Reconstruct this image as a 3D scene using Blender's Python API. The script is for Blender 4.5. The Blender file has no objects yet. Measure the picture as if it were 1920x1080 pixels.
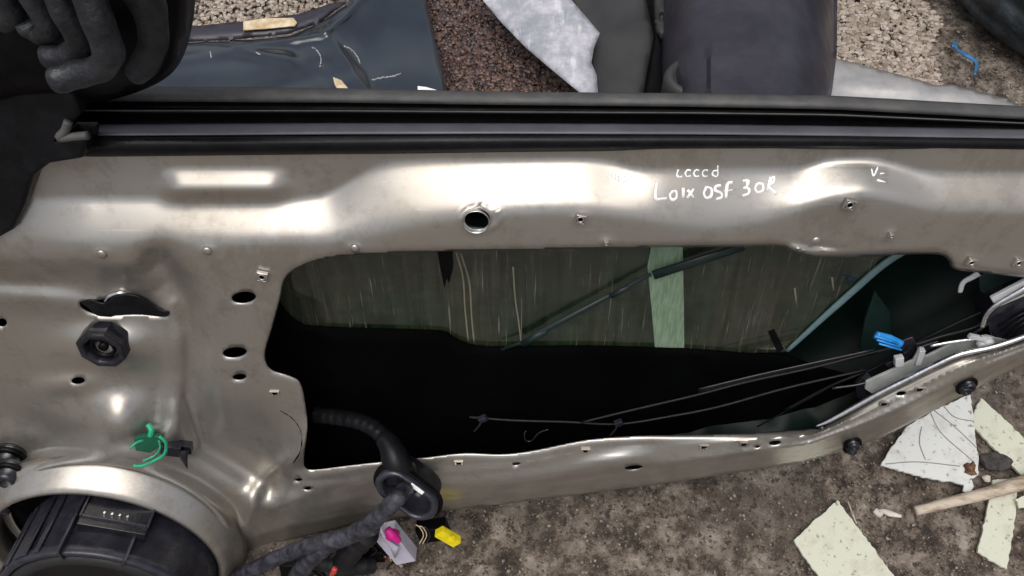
import bpy, bmesh, math, random
import numpy as np
from mathutils import Vector, Matrix, noise
from mathutils.geometry import delaunay_2d_cdt
random.seed(7); rng = np.random.default_rng(7)
SC = bpy.context.scene
COL = SC.collection
# ------------------------------------------------------------------ camera
DEC = math.radians(60)            # camera looks down 60 degrees
FPX = 1477.0                      # focal length in photo pixels (1920 wide)
LEAN = math.radians(20)           # door leans back 20 degrees
DIST = 0.68
cF = np.array([0, math.cos(DEC), -math.sin(DEC)]); cR = np.array([1., 0, 0]); cU = np.array([0, math.sin(DEC), math.cos(DEC)])
N_ = np.array([0, -math.cos(LEAN), math.sin(LEAN)]); V_ = np.array([0, math.sin(LEAN), math.cos(LEAN)]); U_ = np.array([1., 0, 0])
def ray(px, py):
    px = np.asarray(px, float); py = np.asarray(py, float)
    return cF*FPX + (px[..., None]-960)*cR + (540-py[..., None])*cU
_A = cF*DIST
def _hit(px, py, w=0.0):
    d = ray(px, py); w = np.asarray(w, float)
    t = (float(_A@N_) + w)/(d@N_)
    return d*t[..., None]
HCAM = -float(_hit(430, 1036)[2])
CP = np.array([0, 0, HCAM])
def D(px, py, w=0.0):             # a point of the door: plane of the inner panel, w metres towards the viewer's side
    return _hit(px, py, w) + CP
O_ = D(960, 560)
def UV(p): q = p-O_; return q@U_, q@V_
def L(u, v, w): return O_ + np.asarray(u)[..., None]*U_ + np.asarray(v)[..., None]*V_ + np.asarray(w)[..., None]*N_
def G(px, py, z=0.0):             # a point z metres above the ground
    d = ray(px, py); t = (np.asarray(z, float)-HCAM)/d[..., 2]
    return d*t[..., None] + CP
def S(px, py): return float(np.linalg.norm(D(px, py)-CP))/FPX*0.97      # metres per pixel there

cam = bpy.data.cameras.new("camera"); camo = bpy.data.objects.new("camera", cam); COL.objects.link(camo)
cam.sensor_width = 36; cam.lens = FPX/1920*36; cam.clip_start = 0.01; cam.clip_end = 500
camo.location = CP; camo.rotation_euler = (math.pi/2-DEC, 0, 0)
SC.camera = camo
# ------------------------------------------------------------------ light
SUN_EL, SUN_AZ = math.radians(74), math.radians(-160)   # high, overcast: a wide soft sun
w = bpy.data.worlds.new("World"); SC.world = w; w.use_nodes = True
nt = w.node_tree; nt.nodes.clear()
sky = nt.nodes.new('ShaderNodeTexSky'); sky.sky_type = 'NISHITA'; sky.sun_disc = False
sky.sun_elevation = SUN_EL; sky.sun_rotation = SUN_AZ; sky.air_density = 1.0; sky.dust_density = 6.0; sky.ozone_density = 1.0
hs = nt.nodes.new('ShaderNodeHueSaturation'); hs.inputs['Saturation'].default_value = 0.45
bg = nt.nodes.new('ShaderNodeBackground'); bg.inputs['Strength'].default_value = 0.12
ou = nt.nodes.new('ShaderNodeOutputWorld')
nt.links.new(sky.outputs[0], hs.inputs['Color']); nt.links.new(hs.outputs[0], bg.inputs[0]); nt.links.new(bg.outputs[0], ou.inputs[0])
sl = bpy.data.lights.new("sun", 'SUN'); sl.energy = 1.05; sl.angle = math.radians(58); sl.color = (1, .97, .92)
so = bpy.data.objects.new("sun", sl); COL.objects.link(so)
sd = Vector((math.sin(SUN_AZ)*math.cos(SUN_EL), math.cos(SUN_AZ)*math.cos(SUN_EL), math.sin(SUN_EL)))
so.rotation_euler = sd.to_track_quat('Z', 'Y').to_euler()
SC.view_settings.view_transform = 'Standard'; SC.view_settings.look = 'None'
SC.view_settings.gamma = 1; SC.view_settings.use_curve_mapping = False
SC.view_settings.exposure = 0.15

# ------------------------------------------------------------------ materials
def nodes(name):
    m = bpy.data.materials.new(name); m.use_nodes = True; t = m.node_tree
    return m, t, t.nodes['Principled BSDF']
def lk(t, a, b): t.links.new(a, b)
def nz(t, scale, detail=4, rough=.55, vec=None, stretch=None, kind='noise', rot=None, dst=0):
    tc = t.nodes.new('ShaderNodeTexCoord'); mp = t.nodes.new('ShaderNodeMapping')
    lk(t, tc.outputs['Object'], mp.inputs[0])
    if stretch: mp.inputs['Scale'].default_value = stretch
    if rot: mp.inputs['Rotation'].default_value = rot
    if kind == 'noise':
        n = t.nodes.new('ShaderNodeTexNoise'); n.inputs['Detail'].default_value = detail; n.inputs['Roughness'].default_value = rough
    else:
        n = t.nodes.new('ShaderNodeTexVoronoi')
    n.inputs['Scale'].default_value = scale
    if dst: n.inputs['Distortion'].default_value = dst
    lk(t, mp.outputs[0], n.inputs['Vector']); return n
def ramp(t, src, stops):
    r = t.nodes.new('ShaderNodeValToRGB'); e = r.color_ramp.elements
    e[0].position, e[0].color = stops[0][0], (*stops[0][1], 1); e[1].position, e[1].color = stops[-1][0], (*stops[-1][1], 1)
    for p, c in stops[1:-1]:
        x = e.new(p); x.color = (*c, 1)
    lk(t, src, r.inputs[0]); return r
def g3(v): return (v, v, v)
def mixc(t, fac, a, b, mode='MIX'):
    m = t.nodes.new('ShaderNodeMix'); m.data_type = 'RGBA'; m.blend_type = mode
    for s, i in ((fac, 0), (a, 6), (b, 7)):
        if isinstance(s, (int, float)): m.inputs[i].default_value = s
        elif isinstance(s, tuple): m.inputs[i].default_value = (*s, 1)
        else: lk(t, s, m.inputs[i])
    return m.outputs[2]
def bump(t, b, src, dist, st=1.0, prev=None):
    n = t.nodes.new('ShaderNodeBump'); n.inputs['Distance'].default_value = dist; n.inputs['Strength'].default_value = st
    lk(t, src, n.inputs['Height'])
    if prev: lk(t, prev.outputs[0], n.inputs['Normal'])
    lk(t, n.outputs[0], b.inputs['Normal']); return n
def pmat(name, c, rough=.5, metal=0, c2=None, scale=60, dist=.0004, bscale=None, coat=0, lo=.4, hi=.65, rvar=.1, stretch=None, spec=.5):
    m, t, b = nodes(name)
    n = nz(t, scale, 5, .6, stretch=stretch)
    r = ramp(t, n.outputs['Fac'], [(lo, c), (hi, c2 or tuple(x*1.25 for x in c))])
    lk(t, r.outputs[0], b.inputs['Base Color'])
    rr = ramp(t, nz(t, scale*.6, 4).outputs['Fac'], [(.35, g3(max(.02, rough-rvar))), (.65, g3(min(1, rough+rvar)))])
    lk(t, rr.outputs[0], b.inputs['Roughness'])
    b.inputs['Metallic'].default_value = metal; b.inputs['Coat Weight'].default_value = coat; b.inputs['Coat Roughness'].default_value = .08
    b.inputs['Specular IOR Level'].default_value = spec
    if dist: bump(t, b, nz(t, bscale or scale*4, 4).outputs['Fac'], dist, .6)
    return m
MT = {}
# silver car paint, inner structure: less gloss, dust, scuffs
def silver(name, col, rough):
    m, t, b = nodes(name)
    dust = ramp(t, nz(t, 9, 6, .65).outputs['Fac'], [(.42, g3(0)), (.75, g3(1))])
    spk = ramp(t, nz(t, 420, 2, .5).outputs['Fac'], [(.73, g3(0)), (.78, g3(.5))])
    scr = ramp(t, nz(t, 30, 3, .6, stretch=(1, 9, 9), rot=(0, 0, .2)).outputs['Fac'], [(.6, g3(0)), (.8, g3(1))])
    c = mixc(t, dust.outputs[0], col, tuple(x*y for x, y in zip(col, (.94, .89, .82))))
    c = mixc(t, spk.outputs[0], c, (.22, .19, .15))
    smr = ramp(t, nz(t, 46, 8, .75).outputs['Fac'], [(.52, g3(0)), (.68, g3(.38))]); c = mixc(t, smr.outputs[0], c, (.20, .175, .14))
    low = ramp(t, nz(t, 14, 9, .8, stretch=(1, 1, .5)).outputs['Fac'], [(.54, g3(0)), (.60, g3(.55))]); c = mixc(t, low.outputs[0], c, mixc(t, .5, col, (.23, .19, .14)))
    hair = ramp(t, nz(t, 70, 2, .5, stretch=(.12, 5, 5), rot=(.1, 0, .35)).outputs['Fac'], [(.70, g3(0)), (.74, g3(.35))]); c = mixc(t, hair.outputs[0], c, (.6, .58, .55))
    lk(t, c, b.inputs['Base Color'])
    b.inputs['Metallic'].default_value = .78
    rr = mixc(t, scr.outputs[0], g3(rough), g3(rough+.12)); rr = mixc(t, dust.outputs[0], rr, g3(rough+.08))
    lk(t, rr, b.inputs['Roughness'])
    b.inputs['Coat Weight'].default_value = .12; b.inputs['Coat Roughness'].default_value = .2
    bn = bump(t, b, nz(t, 9, 2).outputs['Fac'], .0008, .4); bump(t, b, nz(t, 900, 2).outputs['Fac'], .00006, .5, bn)
    return m
MT['paint'] = silver('champagne silver paint', (.43, .41, .38), .29)
MT['grey_metal'] = pmat('dull grey metal', (.34, .34, .345), .45, .25, c2=(.46, .45, .44), scale=26, dist=.001)
MT['bare'] = pmat('bright bare steel', (.62, .62, .63), .22, 1, scale=80)
MT['white_plast'] = pmat('pale grey plastic', (.42, .43, .44), .4)
MT['rubber'] = pmat('black rubber', (.007, .007, .008), .55, c2=(.012, .012, .014), scale=120, spec=.35)
MT['rubber_grey'] = pmat('weathered rubber', (.055, .055, .055), .6, c2=(.085, .083, .08), scale=50)
MT['seal_shine'] = pmat('satin grey seal', (.075, .074, .088), .4, c2=(.10, .10, .118), scale=20)  # paler bluish base colour paints the highlight along the inner seal
MT['satin'] = pmat('satin black plastic', (.005, .005, .006), .3, c2=(.009, .009, .011), scale=50, rvar=.05, spec=.16)
MT['black'] = pmat('black plastic', (.002, .002, .0025), .4, c2=(.004, .004, .005), scale=60, spec=.12)
MT['gloss'] = pmat('glossy black metal', (.008, .008, .012), .18, c2=(.016, .016, .022), scale=60)
MT['basket'] = pmat('speaker plastic', (.018, .018, .025), .24, c2=(.032, .032, .044), scale=60)
MT['cone'] = pmat('speaker cone', (.012, .012, .013), .6, scale=60)
MT['undercoat'] = pmat('black undercoat', (.0006, .0007, .0008), .8, c2=(.0016, .0018, .002), scale=12, spec=.03)  # near-black that paints shade inside the door and its holes; also seam sealer
MT['skin'] = pmat('dark green skin inside', (.002, .0065, .005), .45, c2=(.004, .012, .0095), scale=7, spec=.12)
MT['glove'] = pmat('black glove', (.009, .010, .013), .5, c2=(.030, .033, .041), scale=40, dist=.006, bscale=60)
MT['green'] = pmat('green plastic', (.01, .30, .15), .35, c2=(.02, .38, .2))
MT['blue'] = pmat('blue plastic', (.015, .22, .60), .35, c2=(.03, .30, .75))
MT['yellow'] = pmat('yellow plastic', (.75, .62, .01), .4)
MT['pink'] = pmat('magenta plastic', (.55, .01, .22), .4)
MT['red'] = pmat('red plastic', (.45, .05, .04), .4)
MT['white'] = pmat('white marker ink', (.85, .85, .83), .6)
MT['connector'] = pmat('lilac white plastic', (.42, .40, .48), .4)
MT['tape_wrap'] = pmat('cloth tape', (.014, .014, .019), .5, c2=(.06, .06, .082), scale=90, dist=.003, bscale=120)
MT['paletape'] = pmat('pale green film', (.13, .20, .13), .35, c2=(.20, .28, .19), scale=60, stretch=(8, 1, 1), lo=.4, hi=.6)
MT['glass_edge'] = pmat('glass edge', (.10, .16, .17), .15)
# dirty glass
def glass():
    m, t, b = nodes('dirty green glass')
    a = nz(t, 120, 6, .72, stretch=(1, .06, .06), dst=.5); bb = nz(t, 9, 5, .6); c_ = nz(t, 380, 3, .6, stretch=(1, .035, .035))
    r1 = ramp(t, a.outputs['Fac'], [(.36, (.012, .015, .010)), (.5, (.022, .026, .018)), (.68, (.040, .042, .031)), (.80, (.085, .085, .068))])
    r2 = ramp(t, bb.outputs['Fac'], [(.36, (.30, .50, .38)), (.45, (.65, 1.0, .78)), (.53, (.95, .98, .8)), (.64, (1.35, 1.3, 1.35))])
    r3 = ramp(t, c_.outputs['Fac'], [(.63, g3(0)), (.74, g3(.55))])
    c = mixc(t, 1.0, r1.outputs[0], r2.outputs[0], 'MULTIPLY'); c = mixc(t, r3.outputs[0], c, (.26, .25, .21))
    lk(t, c, b.inputs['Base Color']); b.inputs['Roughness'].default_value = .25; b.inputs['Coat Weight'].default_value = .8
    b.inputs['Coat Roughness'].default_value = .03; bump(t, b, a.outputs['Fac'], .0012, .6); return m
MT['glass'] = glass()
# ground
def ground_mat():
    m, t, b = nodes('dirty concrete')
    big = nz(t, 3.2, 7, .62); mid = nz(t, 30, 12, .74); fine = nz(t, 210, 8, .75); sp = nz(t, 95, 5, .65); grit = nz(t, 230, 2, kind='v')
    big2 = nz(t, .9, 5, .6); base = ramp(t, mid.outputs['Fac'], [(.38, (.022, .016, .012)), (.45, (.085, .062, .045)), (.51, (.20, .160, .125)), (.60, (.36, .305, .25)), (.70, (.52, .46, .40))])
    c = mixc(t, ramp(t, big.outputs['Fac'], [(.48, g3(0)), (.58, g3(.6))]).outputs[0], base.outputs[0], (.085, .066, .050))
    c = mixc(t, ramp(t, sp.outputs['Fac'], [(.58, g3(0)), (.61, g3(.85))]).outputs[0], c, (.020, .015, .012))
    c = mixc(t, ramp(t, fine.outputs['Fac'], [(.3, g3(.45)), (.7, g3(0))]).outputs[0], c, (.05, .037, .028))
    c = mixc(t, ramp(t, grit.outputs['Distance'], [(.1, g3(.35)), (.2, g3(0))]).outputs[0], c, (.36, .32, .27))
    c = mixc(t, ramp(t, big2.outputs['Fac'], [(.48, g3(0)), (.64, g3(.4))]).outputs[0], c, mixc(t, mid.outputs['Fac'], (.10, .098, .095), (.46, .44, .42)))
    lk(t, c, b.inputs['Base Color'])
    lk(t, ramp(t, big.outputs['Fac'], [(.4, g3(.85)), (.65, g3(.5))]).outputs[0], b.inputs['Roughness'])
    n = bump(t, b, mid.outputs['Fac'], .006, .7); bump(t, b, fine.outputs['Fac'], .0025, .9, n)
    return m
MT['ground'] = ground_mat()
def stone_mat(name, a, b_, c3, rough=.8):
    m, t, b = nodes(name)
    g = t.nodes.new('ShaderNodeNewGeometry')
    r = ramp(t, g.outputs['Random Per Island'], [(0, a), (.5, b_), (1, c3)])
    n = nz(t, 300, 4); c = mixc(t, .5, r.outputs[0], mixc(t, n.outputs['Fac'], (.6, .6, .6), (1.3, 1.3, 1.3)), 'MULTIPLY')
    lk(t, c, b.inputs['Base Color']); b.inputs['Roughness'].default_value = rough; bump(t, b, n.outputs['Fac'], .002, .6); return m
MT['gravel'] = stone_mat('pale gravel', (.20, .155, .12), (.34, .28, .23), (.50, .44, .38))
MT['wetstone'] = stone_mat('wet asphalt stones', (.026, .014, .013), (.07, .043, .038), (.15, .085, .062), .25)
MT['grit'] = stone_mat('grit', (.04, .03, .02), (.12, .095, .07), (.3, .26, .22))
def scrapmat(name, c, dirt):
    m, t, b = nodes(name)
    n1 = nz(t, 40, 6, .7); n2 = nz(t, 160, 4, .6)
    cc = mixc(t, ramp(t, n1.outputs['Fac'], [(.5, g3(0)), (.78, g3(.6))]).outputs[0], c, dirt)
    cc = mixc(t, ramp(t, n2.outputs['Fac'], [(.62, g3(0)), (.68, g3(.8))]).outputs[0], cc, tuple(x*.45 for x in dirt))
    lk(t, cc, b.inputs['Base Color']); b.inputs['Roughness'].default_value = .6
    bump(t, b, n1.outputs['Fac'], .002, .5); return m
MT['scrap'] = scrapmat('pale tile', (.56, .57, .46), (.33, .30, .21))
MT['scrap_w'] = scrapmat('white tile', (.62, .63, .60), (.36, .32, .26))
MT['wood'] = pmat('weathered wood', (.24, .165, .105), .75, c2=(.50, .43, .34), scale=30, lo=.38, hi=.56, stretch=(1, 4, 4), dist=.001)
MT['strip'] = pmat('yellowed tape', (.50, .36, .20), .6, c2=(.72, .62, .45), scale=60)
MT['bumper'] = pmat('dark blue car paint', (.010, .016, .026), .14, c2=(.02, .028, .038), scale=14, coat=.8, rvar=.06, dist=.0008, bscale=20)
MT['bumper_flange'] = pmat('dark purple grey plastic', (.03, .028, .04), .45)
MT['liner'] = pmat('scuffed arch liner', (.022, .021, .030), .42, c2=(.038, .036, .048), scale=18, dist=.001, bscale=200)
MT['liner2'] = pmat('black plate', (.028, .028, .029), .5, c2=(.04, .04, .041), scale=14)
MT['tyre'] = pmat('tyre rubber', (.014, .018, .022), .6, c2=(.045, .058, .068), scale=30, dist=.006, bscale=70)
MT['mud'] = pmat('brown rust', (.07, .035, .02), .9, c2=(.24, .12, .06), scale=200)
def shard():
    m, t, b = nodes('scuffed clear plastic')
    n1 = nz(t, 22, 7, .7); n2 = nz(t, 60, 5, .6, stretch=(1, .22, .22), rot=(0, 0, -.75))
    r = ramp(t, n1.outputs['Fac'], [(.32, (.22, .26, .28)), (.5, (.36, .37, .41)), (.66, (.58, .56, .62))])
    c = mixc(t, ramp(t, n2.outputs['Fac'], [(.58, g3(0)), (.75, g3(.8))]).outputs[0], r.outputs[0], (.8, .8, .82))
    lk(t, c, b.inputs['Base Color']); b.inputs['Roughness'].default_value = .3; bump(t, b, n2.outputs['Fac'], .003, .6); return m
MT['shard'] = shard()

# ------------------------------------------------------------------ geometry helpers
def tag(o, label=None, cat=None, group=None, kind=None):
    for k, v in (('label', label), ('category', cat), ('group', group), ('kind', kind)):
        if v: o[k] = v
    return o
def empty(name, loc, label, cat, group=None):
    o = bpy.data.objects.new(name, None); COL.objects.link(o); o.location = [float(x) for x in loc]; o.empty_display_size = .05
    return tag(o, label, cat, group)
def root_loc(p):
    q = Vector((0, 0, 0))
    while p: q += p.location; p = p.parent
    return np.array(q)
def link(name, verts, faces, mat, parent=None, smooth=True, thick=0, bev=0, loc=None, sub=0, off=-1):
    verts = np.asarray(verts, float).reshape(-1, 3)
    base = root_loc(parent)
    own = np.zeros(3)
    if loc is not None: own = np.asarray(loc, float)-base
    elif parent is None: own = verts.mean(0); own[2] = verts[:, 2].min()
    me = bpy.data.meshes.new(name); me.from_pydata([tuple(v) for v in (verts-base-own)], [], [tuple(int(i) for i in f) for f in faces]); me.validate()
    me.materials.append(MT[mat]); me.polygons.foreach_set('use_smooth', [smooth]*len(me.polygons))
    o = bpy.data.objects.new(name, me); COL.objects.link(o); o.parent = parent; o.location = own
    if thick: s = o.modifiers.new('s', 'SOLIDIFY'); s.thickness = thick; s.offset = off
    if bev:
        s = o.modifiers.new('b', 'BEVEL'); s.width = bev; s.segments = 3; s.limit_method = 'ANGLE'; s.angle_limit = math.radians(40)
    if sub: s = o.modifiers.new('u', 'SUBSURF'); s.levels = sub; s.render_levels = sub
    if bev or (thick and smooth):
        try:
            me.set_sharp_from_angle(angle=math.radians(50))
        except Exception: pass
    return o
def crom(pts, n=8):
    P = np.asarray(pts, float)
    if len(P) < 3: return P
    P = np.vstack([2*P[0]-P[1], P, 2*P[-1]-P[-2]]); out = []
    for i in range(1, len(P)-2):
        for k in range(n):
            t = k/n; a, b, c, d = P[i-1:i+3]
            out.append(.5*((2*b)+(c-a)*t+(2*a-5*b+4*c-d)*t*t+(-a+3*b-3*c+d)*t**3))
    out.append(P[-2]); return np.array(out)
class MB:
    def __init__(s): s.v = []; s.f = []
    def add(s, v, f):
        k = len(s.v); s.v += [tuple(x) for x in v]; s.f += [tuple(i+k for i in q) for q in f]; return s
    def tube(s, pts, r, seg=10, n=6, smooth=True, flat=1.0, up=None):
        P = crom(pts, n) if smooth else np.asarray(pts, float); m = len(P)
        R = np.interp(np.linspace(0, 1, m), np.linspace(0, 1, len(np.atleast_1d(r))), np.atleast_1d(r)) if np.ndim(r) else np.full(m, r)
        T = np.gradient(P, axis=0); T /= np.linalg.norm(T, axis=1)[:, None]+1e-12
        ref = np.array(up if up is not None else N_, float); vs = []
        for i in range(m):
            a = np.cross(T[i], ref); a /= np.linalg.norm(a)+1e-9; b = np.cross(a, T[i])
            for k in range(seg):
                q = 2*math.pi*k/seg; vs.append(P[i]+R[i]*(math.cos(q)*a+math.sin(q)*b*flat))
        f = [(i*seg+k, i*seg+(k+1) % seg, (i+1)*seg+(k+1) % seg, (i+1)*seg+k) for i in range(m-1) for k in range(seg)]
        f += [tuple(range(seg))[::-1], tuple((m-1)*seg+k for k in range(seg))]
        return s.add(vs, f)
    def lathe(s, o, prof, seg=32, ax=None, ex=1.0, rot=0.0):
        a, b, n = ax or (U_, V_, N_); vs = []
        for (r, h) in prof:
            for k in range(seg):
                q = 2*math.pi*k/seg+rot; vs.append(o+a*r*ex*math.cos(q)+b*r*math.sin(q)+n*h)
        m = len(prof)
        f = [(i*seg+k, i*seg+(k+1) % seg, (i+1)*seg+(k+1) % seg, (i+1)*seg+k) for i in range(m-1) for k in range(seg)]
        if prof[0][0] > 0: f.append(tuple(range(seg))[::-1])
        if prof[-1][0] > 0: f.append(tuple((m-1)*seg+k for k in range(seg)))
        return s.add(vs, f)
    def ringlathe(s, o, prof, seg=40, ax=None):   # closed profile
        a, b, n = ax or (U_, V_, N_); vs = []
        for (r, h) in prof:
            for k in range(seg):
                q = 2*math.pi*k/seg; vs.append(o+a*r*math.cos(q)+b*r*math.sin(q)+n*h)
        m = len(prof)
        return s.add(vs, [(i*seg+k, i*seg+(k+1) % seg, ((i+1) % m)*seg+(k+1) % seg, ((i+1) % m)*seg+k) for i in range(m) for k in range(seg)])
    def box(s, c, hx, hy, hz, ax=None, rot=0.0):
        a, b, n = ax or (U_, V_, N_); A = a*math.cos(rot)+b*math.sin(rot); B = -a*math.sin(rot)+b*math.cos(rot)
        vs = [c+A*hx*i+B*hy*j+n*hz*k for k in (-1, 1) for (i, j) in ((-1, -1), (1, -1), (1, 1), (-1, 1))]
        return s.add(vs, [(3, 2, 1, 0), (4, 5, 6, 7), (0, 1, 5, 4), (1, 2, 6, 5), (2, 3, 7, 6), (3, 0, 4, 7)])
    def prism(s, top, d):
        top = np.asarray(top, float); n = len(top); vs = list(top)+list(top+np.asarray(d))
        nn = np.cross(top[1]-top[0], top[2]-top[0])
        return s.add(vs, [tuple(range(n)), tuple(range(2*n-1, n-1, -1))]+[(i, i+n, (i+1) % n+n, (i+1) % n) for i in range(n)])
    def build(s, name, mat, parent=None, **k):
        o = link(name, s.v, s.f, mat, parent, **k)
        bm = bmesh.new(); bm.from_mesh(o.data); bmesh.ops.recalc_face_normals(bm, faces=bm.faces); bm.to_mesh(o.data); bm.free(); return o
def dense(poly, step, closed=True):
    P = np.asarray(poly, float); out = []; n = len(P)
    for i in range(n if closed else n-1):
        a, b = P[i], P[(i+1) % n]; k = max(1, int(np.linalg.norm(b-a)/step))
        for j in range(k): out.append(a+(b-a)*j/k)
    if not closed: out.append(P[-1])
    return np.array(out)
def smooth_poly(poly, n=5):
    P = np.asarray(poly, float); m = len(P); out = []
    for i in range(m):
        a, b, c, d = P[(i-1) % m], P[i], P[(i+1) % m], P[(i+2) % m]
        for k in range(n):
            t = k/n; out.append(.5*((2*b)+(c-a)*t+(2*a-5*b+4*c-d)*t*t+(-a+3*b-3*c+d)*t**3))
    return np.array(out)
def inside(poly, X, Y):
    P = np.asarray(poly); r = np.zeros(X.shape, bool); x1, y1 = P[-1]
    for x2, y2 in P:
        c = ((y1 > Y) != (y2 > Y))
        with np.errstate(divide='ignore', invalid='ignore'):
            r ^= c & (X < (x2-x1)*(Y-y1)/(y2-y1+1e-12)+x1)
        x1, y1 = x2, y2
    return r
def dist_pl(poly, X, Y, closed=False):
    P = np.asarray(poly, float); n = len(P); best = np.full(X.shape, 1e9)
    for i in range(n if closed else n-1):
        a, b = P[i], P[(i+1) % n]; ab = b-a; L2 = ab@ab+1e-9
        t = np.clip(((X-a[0])*ab[0]+(Y-a[1])*ab[1])/L2, 0, 1)
        best = np.minimum(best, np.hypot(X-a[0]-t*ab[0], Y-a[1]-t*ab[1]))
    return best
def sheet(outline, holes, spacing, edge=None, fine=None, fs=4, fd=20):
    edge = edge or spacing*.8
    loops = [dense(outline, edge)]+[dense(h, min(edge, 5)) for h in holes]
    lo = outline.min(0) if hasattr(outline, 'min') else np.min(outline, 0); hi = np.max(outline, 0)
    gx, gy = np.meshgrid(np.arange(lo[0]+spacing/2, hi[0], spacing), np.arange(lo[1]+spacing/2, hi[1], spacing))
    gx = gx.ravel(); gy = gy.ravel(); cell = np.full(gx.shape, float(spacing))
    if fine is not None:
        near = fine(gx, gy) < fd; gx, gy = gx[~near], gy[~near]
        fx, fy = np.meshgrid(np.arange(lo[0]+1, hi[0], fs), np.arange(lo[1]+1, hi[1], fs)); fx = fx.ravel(); fy = fy.ravel(); nn_ = fine(fx, fy) < fd
        cell = np.concatenate([np.full(gx.shape, float(spacing)), np.full(nn_.sum(), float(fs))]); gx = np.concatenate([gx, fx[nn_]]); gy = np.concatenate([gy, fy[nn_]])
    keep = inside(loops[0], gx, gy)
    for l in loops:
        gx, gy, cell = gx[keep], gy[keep], cell[keep]
        keep = dist_pl(l, gx, gy, True) > cell*.45
        if l is not loops[0]: keep &= ~inside(l, gx, gy)
    gx, gy = gx[keep], gy[keep]
    pts = []; edges = []
    for l in loops:
        k = len(pts); pts += [Vector(map(float, p)) for p in l]; edges += [(k+i, k+(i+1) % len(l)) for i in range(len(l))]
    pts += [Vector((float(a), float(b))) for a, b in zip(gx, gy)]
    r = delaunay_2d_cdt(pts, edges, [], 0, 1e-4)
    P = np.array([tuple(v) for v in r[0]]); F = np.array(r[2])
    C = P[F].mean(1); k = inside(loops[0], C[:, 0], C[:, 1])
    for l in loops[1:]: k &= ~inside(l, C[:, 0], C[:, 1])
    return P, F[k]
def sramp(t, k=.08):
    t = np.clip(t, -30*k+0, 1+30*k)
    return k*(np.logaddexp(0, t/k)-np.logaddexp(0, (t-1)/k))
def gauss(X, Y, cx, cy, sx, sy, rot=0):
    c, s = math.cos(rot), math.sin(rot); a = (X-cx)*c+(Y-cy)*s; b = -(X-cx)*s+(Y-cy)*c
    return np.exp(-(a/sx)**2-(b/sy)**2)
def ell(cx, cy, rx, ry, n=20, rot=0):
    q = np.linspace(0, 2*math.pi, n, endpoint=False); c, s = math.cos(rot), math.sin(rot)
    return np.stack([cx+rx*np.cos(q)*c-ry*np.sin(q)*s, cy+rx*np.cos(q)*s+ry*np.sin(q)*c], 1)
def fix_normals(P3, F, ref):
    a, b, c = P3[F[:, 0]], P3[F[:, 1]], P3[F[:, 2]]
    if np.sum(np.cross(b-a, c-a)@ref) < 0: F = F[:, ::-1]
    return F

# ------------------------------------------------------------------ ground
gx = np.concatenate([-np.geomspace(60, 1.3, 14), np.linspace(-1.2, 1.6, 90), np.geomspace(1.7, 60, 14)])
gy = np.concatenate([-np.geomspace(60, .9, 14), np.linspace(-.8, 2.0, 90), np.geomspace(2.1, 60, 14)])
GXX, GYY = np.meshgrid(gx, gy)
def hnoise(x, y): return (noise.noise(Vector((x*4, y*4, 3)))*.006 + noise.noise(Vector((x*17, y*17, 1)))*.003)
GZ = np.array([hnoise(a, b)-.006 for a, b in zip(GXX.ravel(), GYY.ravel())])
nx = len(gx)
gf = [(j*nx+i, j*nx+i+1, (j+1)*nx+i+1, (j+1)*nx+i) for j in range(len(gy)-1) for i in range(nx-1)]
link('ground', np.stack([GXX.ravel(), GYY.ravel(), GZ], 1), gf, 'ground', loc=(0, 0, 0))['kind'] = 'structure'
ico = bmesh.new(); bmesh.ops.create_icosphere(ico, subdivisions=1, radius=1); icv = np.array([v.co[:] for v in ico.verts]); icf = np.array([[v.index for v in f.verts] for f in ico.faces]); ico.free()
def stones(name, poly, n, rmin, rmax, mat, label, cat, z0=0, bury=.3, dens=None):
    P = np.asarray(poly, float); lo, hi = P.min(0), P.max(0); V = []; F = []; k = 0; c = 0
    while c < n:
        X = rng.uniform(lo[0], hi[0], n); Y = rng.uniform(lo[1], hi[1], n); ok = inside(P, X, Y)
        for x, y in zip(X[ok], Y[ok]):
            if c >= n: break
            if dens is not None and rng.random() > dens(x, y): continue
            p = G(x, y, 0.0); r = rmin*(rmax/rmin)**(rng.random()**1.8)
            q = icv*(1+rng.uniform(-.28, .28, (12, 1)))*rng.uniform(.65, 1.25, 3)*r
            an = rng.uniform(0, 6.28); ca, sa = math.cos(an), math.sin(an)
            q = np.stack([q[:, 0]*ca-q[:, 1]*sa, q[:, 0]*sa+q[:, 1]*ca, q[:, 2]*.7], 1)
            V.append(q+p+[0, 0, r*bury+z0]); F.append(icf+k); k += 12; c += 1
    o = link(name, np.vstack(V), np.vstack(F), mat, smooth=False, loc=(0, 0, 0))
    tag(o, label, cat, kind='stuff'); return o
stones('gravel', [(1560, -40), (1680, -40), (1770, 40), (1745, 90), (1770, 165), (1800, 190), (1500, 190)], 5200, .0018, .0065, 'gravel', 'pale loose gravel between the black arch liner and the mud', 'gravel')
stones('gravel', [(300, -60), (700, -60), (560, 60), (300, 70)], 3000, .0018, .006, 'gravel', 'pale loose gravel beyond the dark car panel', 'gravel')
stones('asphalt', [(780, -40), (1130, -40), (1150, 195), (820, 195)], 9000, .0018, .0062, 'wetstone', 'wet purple brown asphalt stones between dark panel and clear shard', 'asphalt')
stones('grit', [(430, 880), (2000, 640), (2000, 1120), (430, 1120)], 11000, .0005, .0022, 'grit', 'loose grit scattered on the concrete below the door', 'grit', z0=-.002)
stones('grit', [(1500, -60), (2000, -60), (2000, 260), (1500, 230)], 3500, .0008, .003, 'grit', 'loose grit on the brown mud near the tyre', 'grit', z0=-.002)

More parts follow.
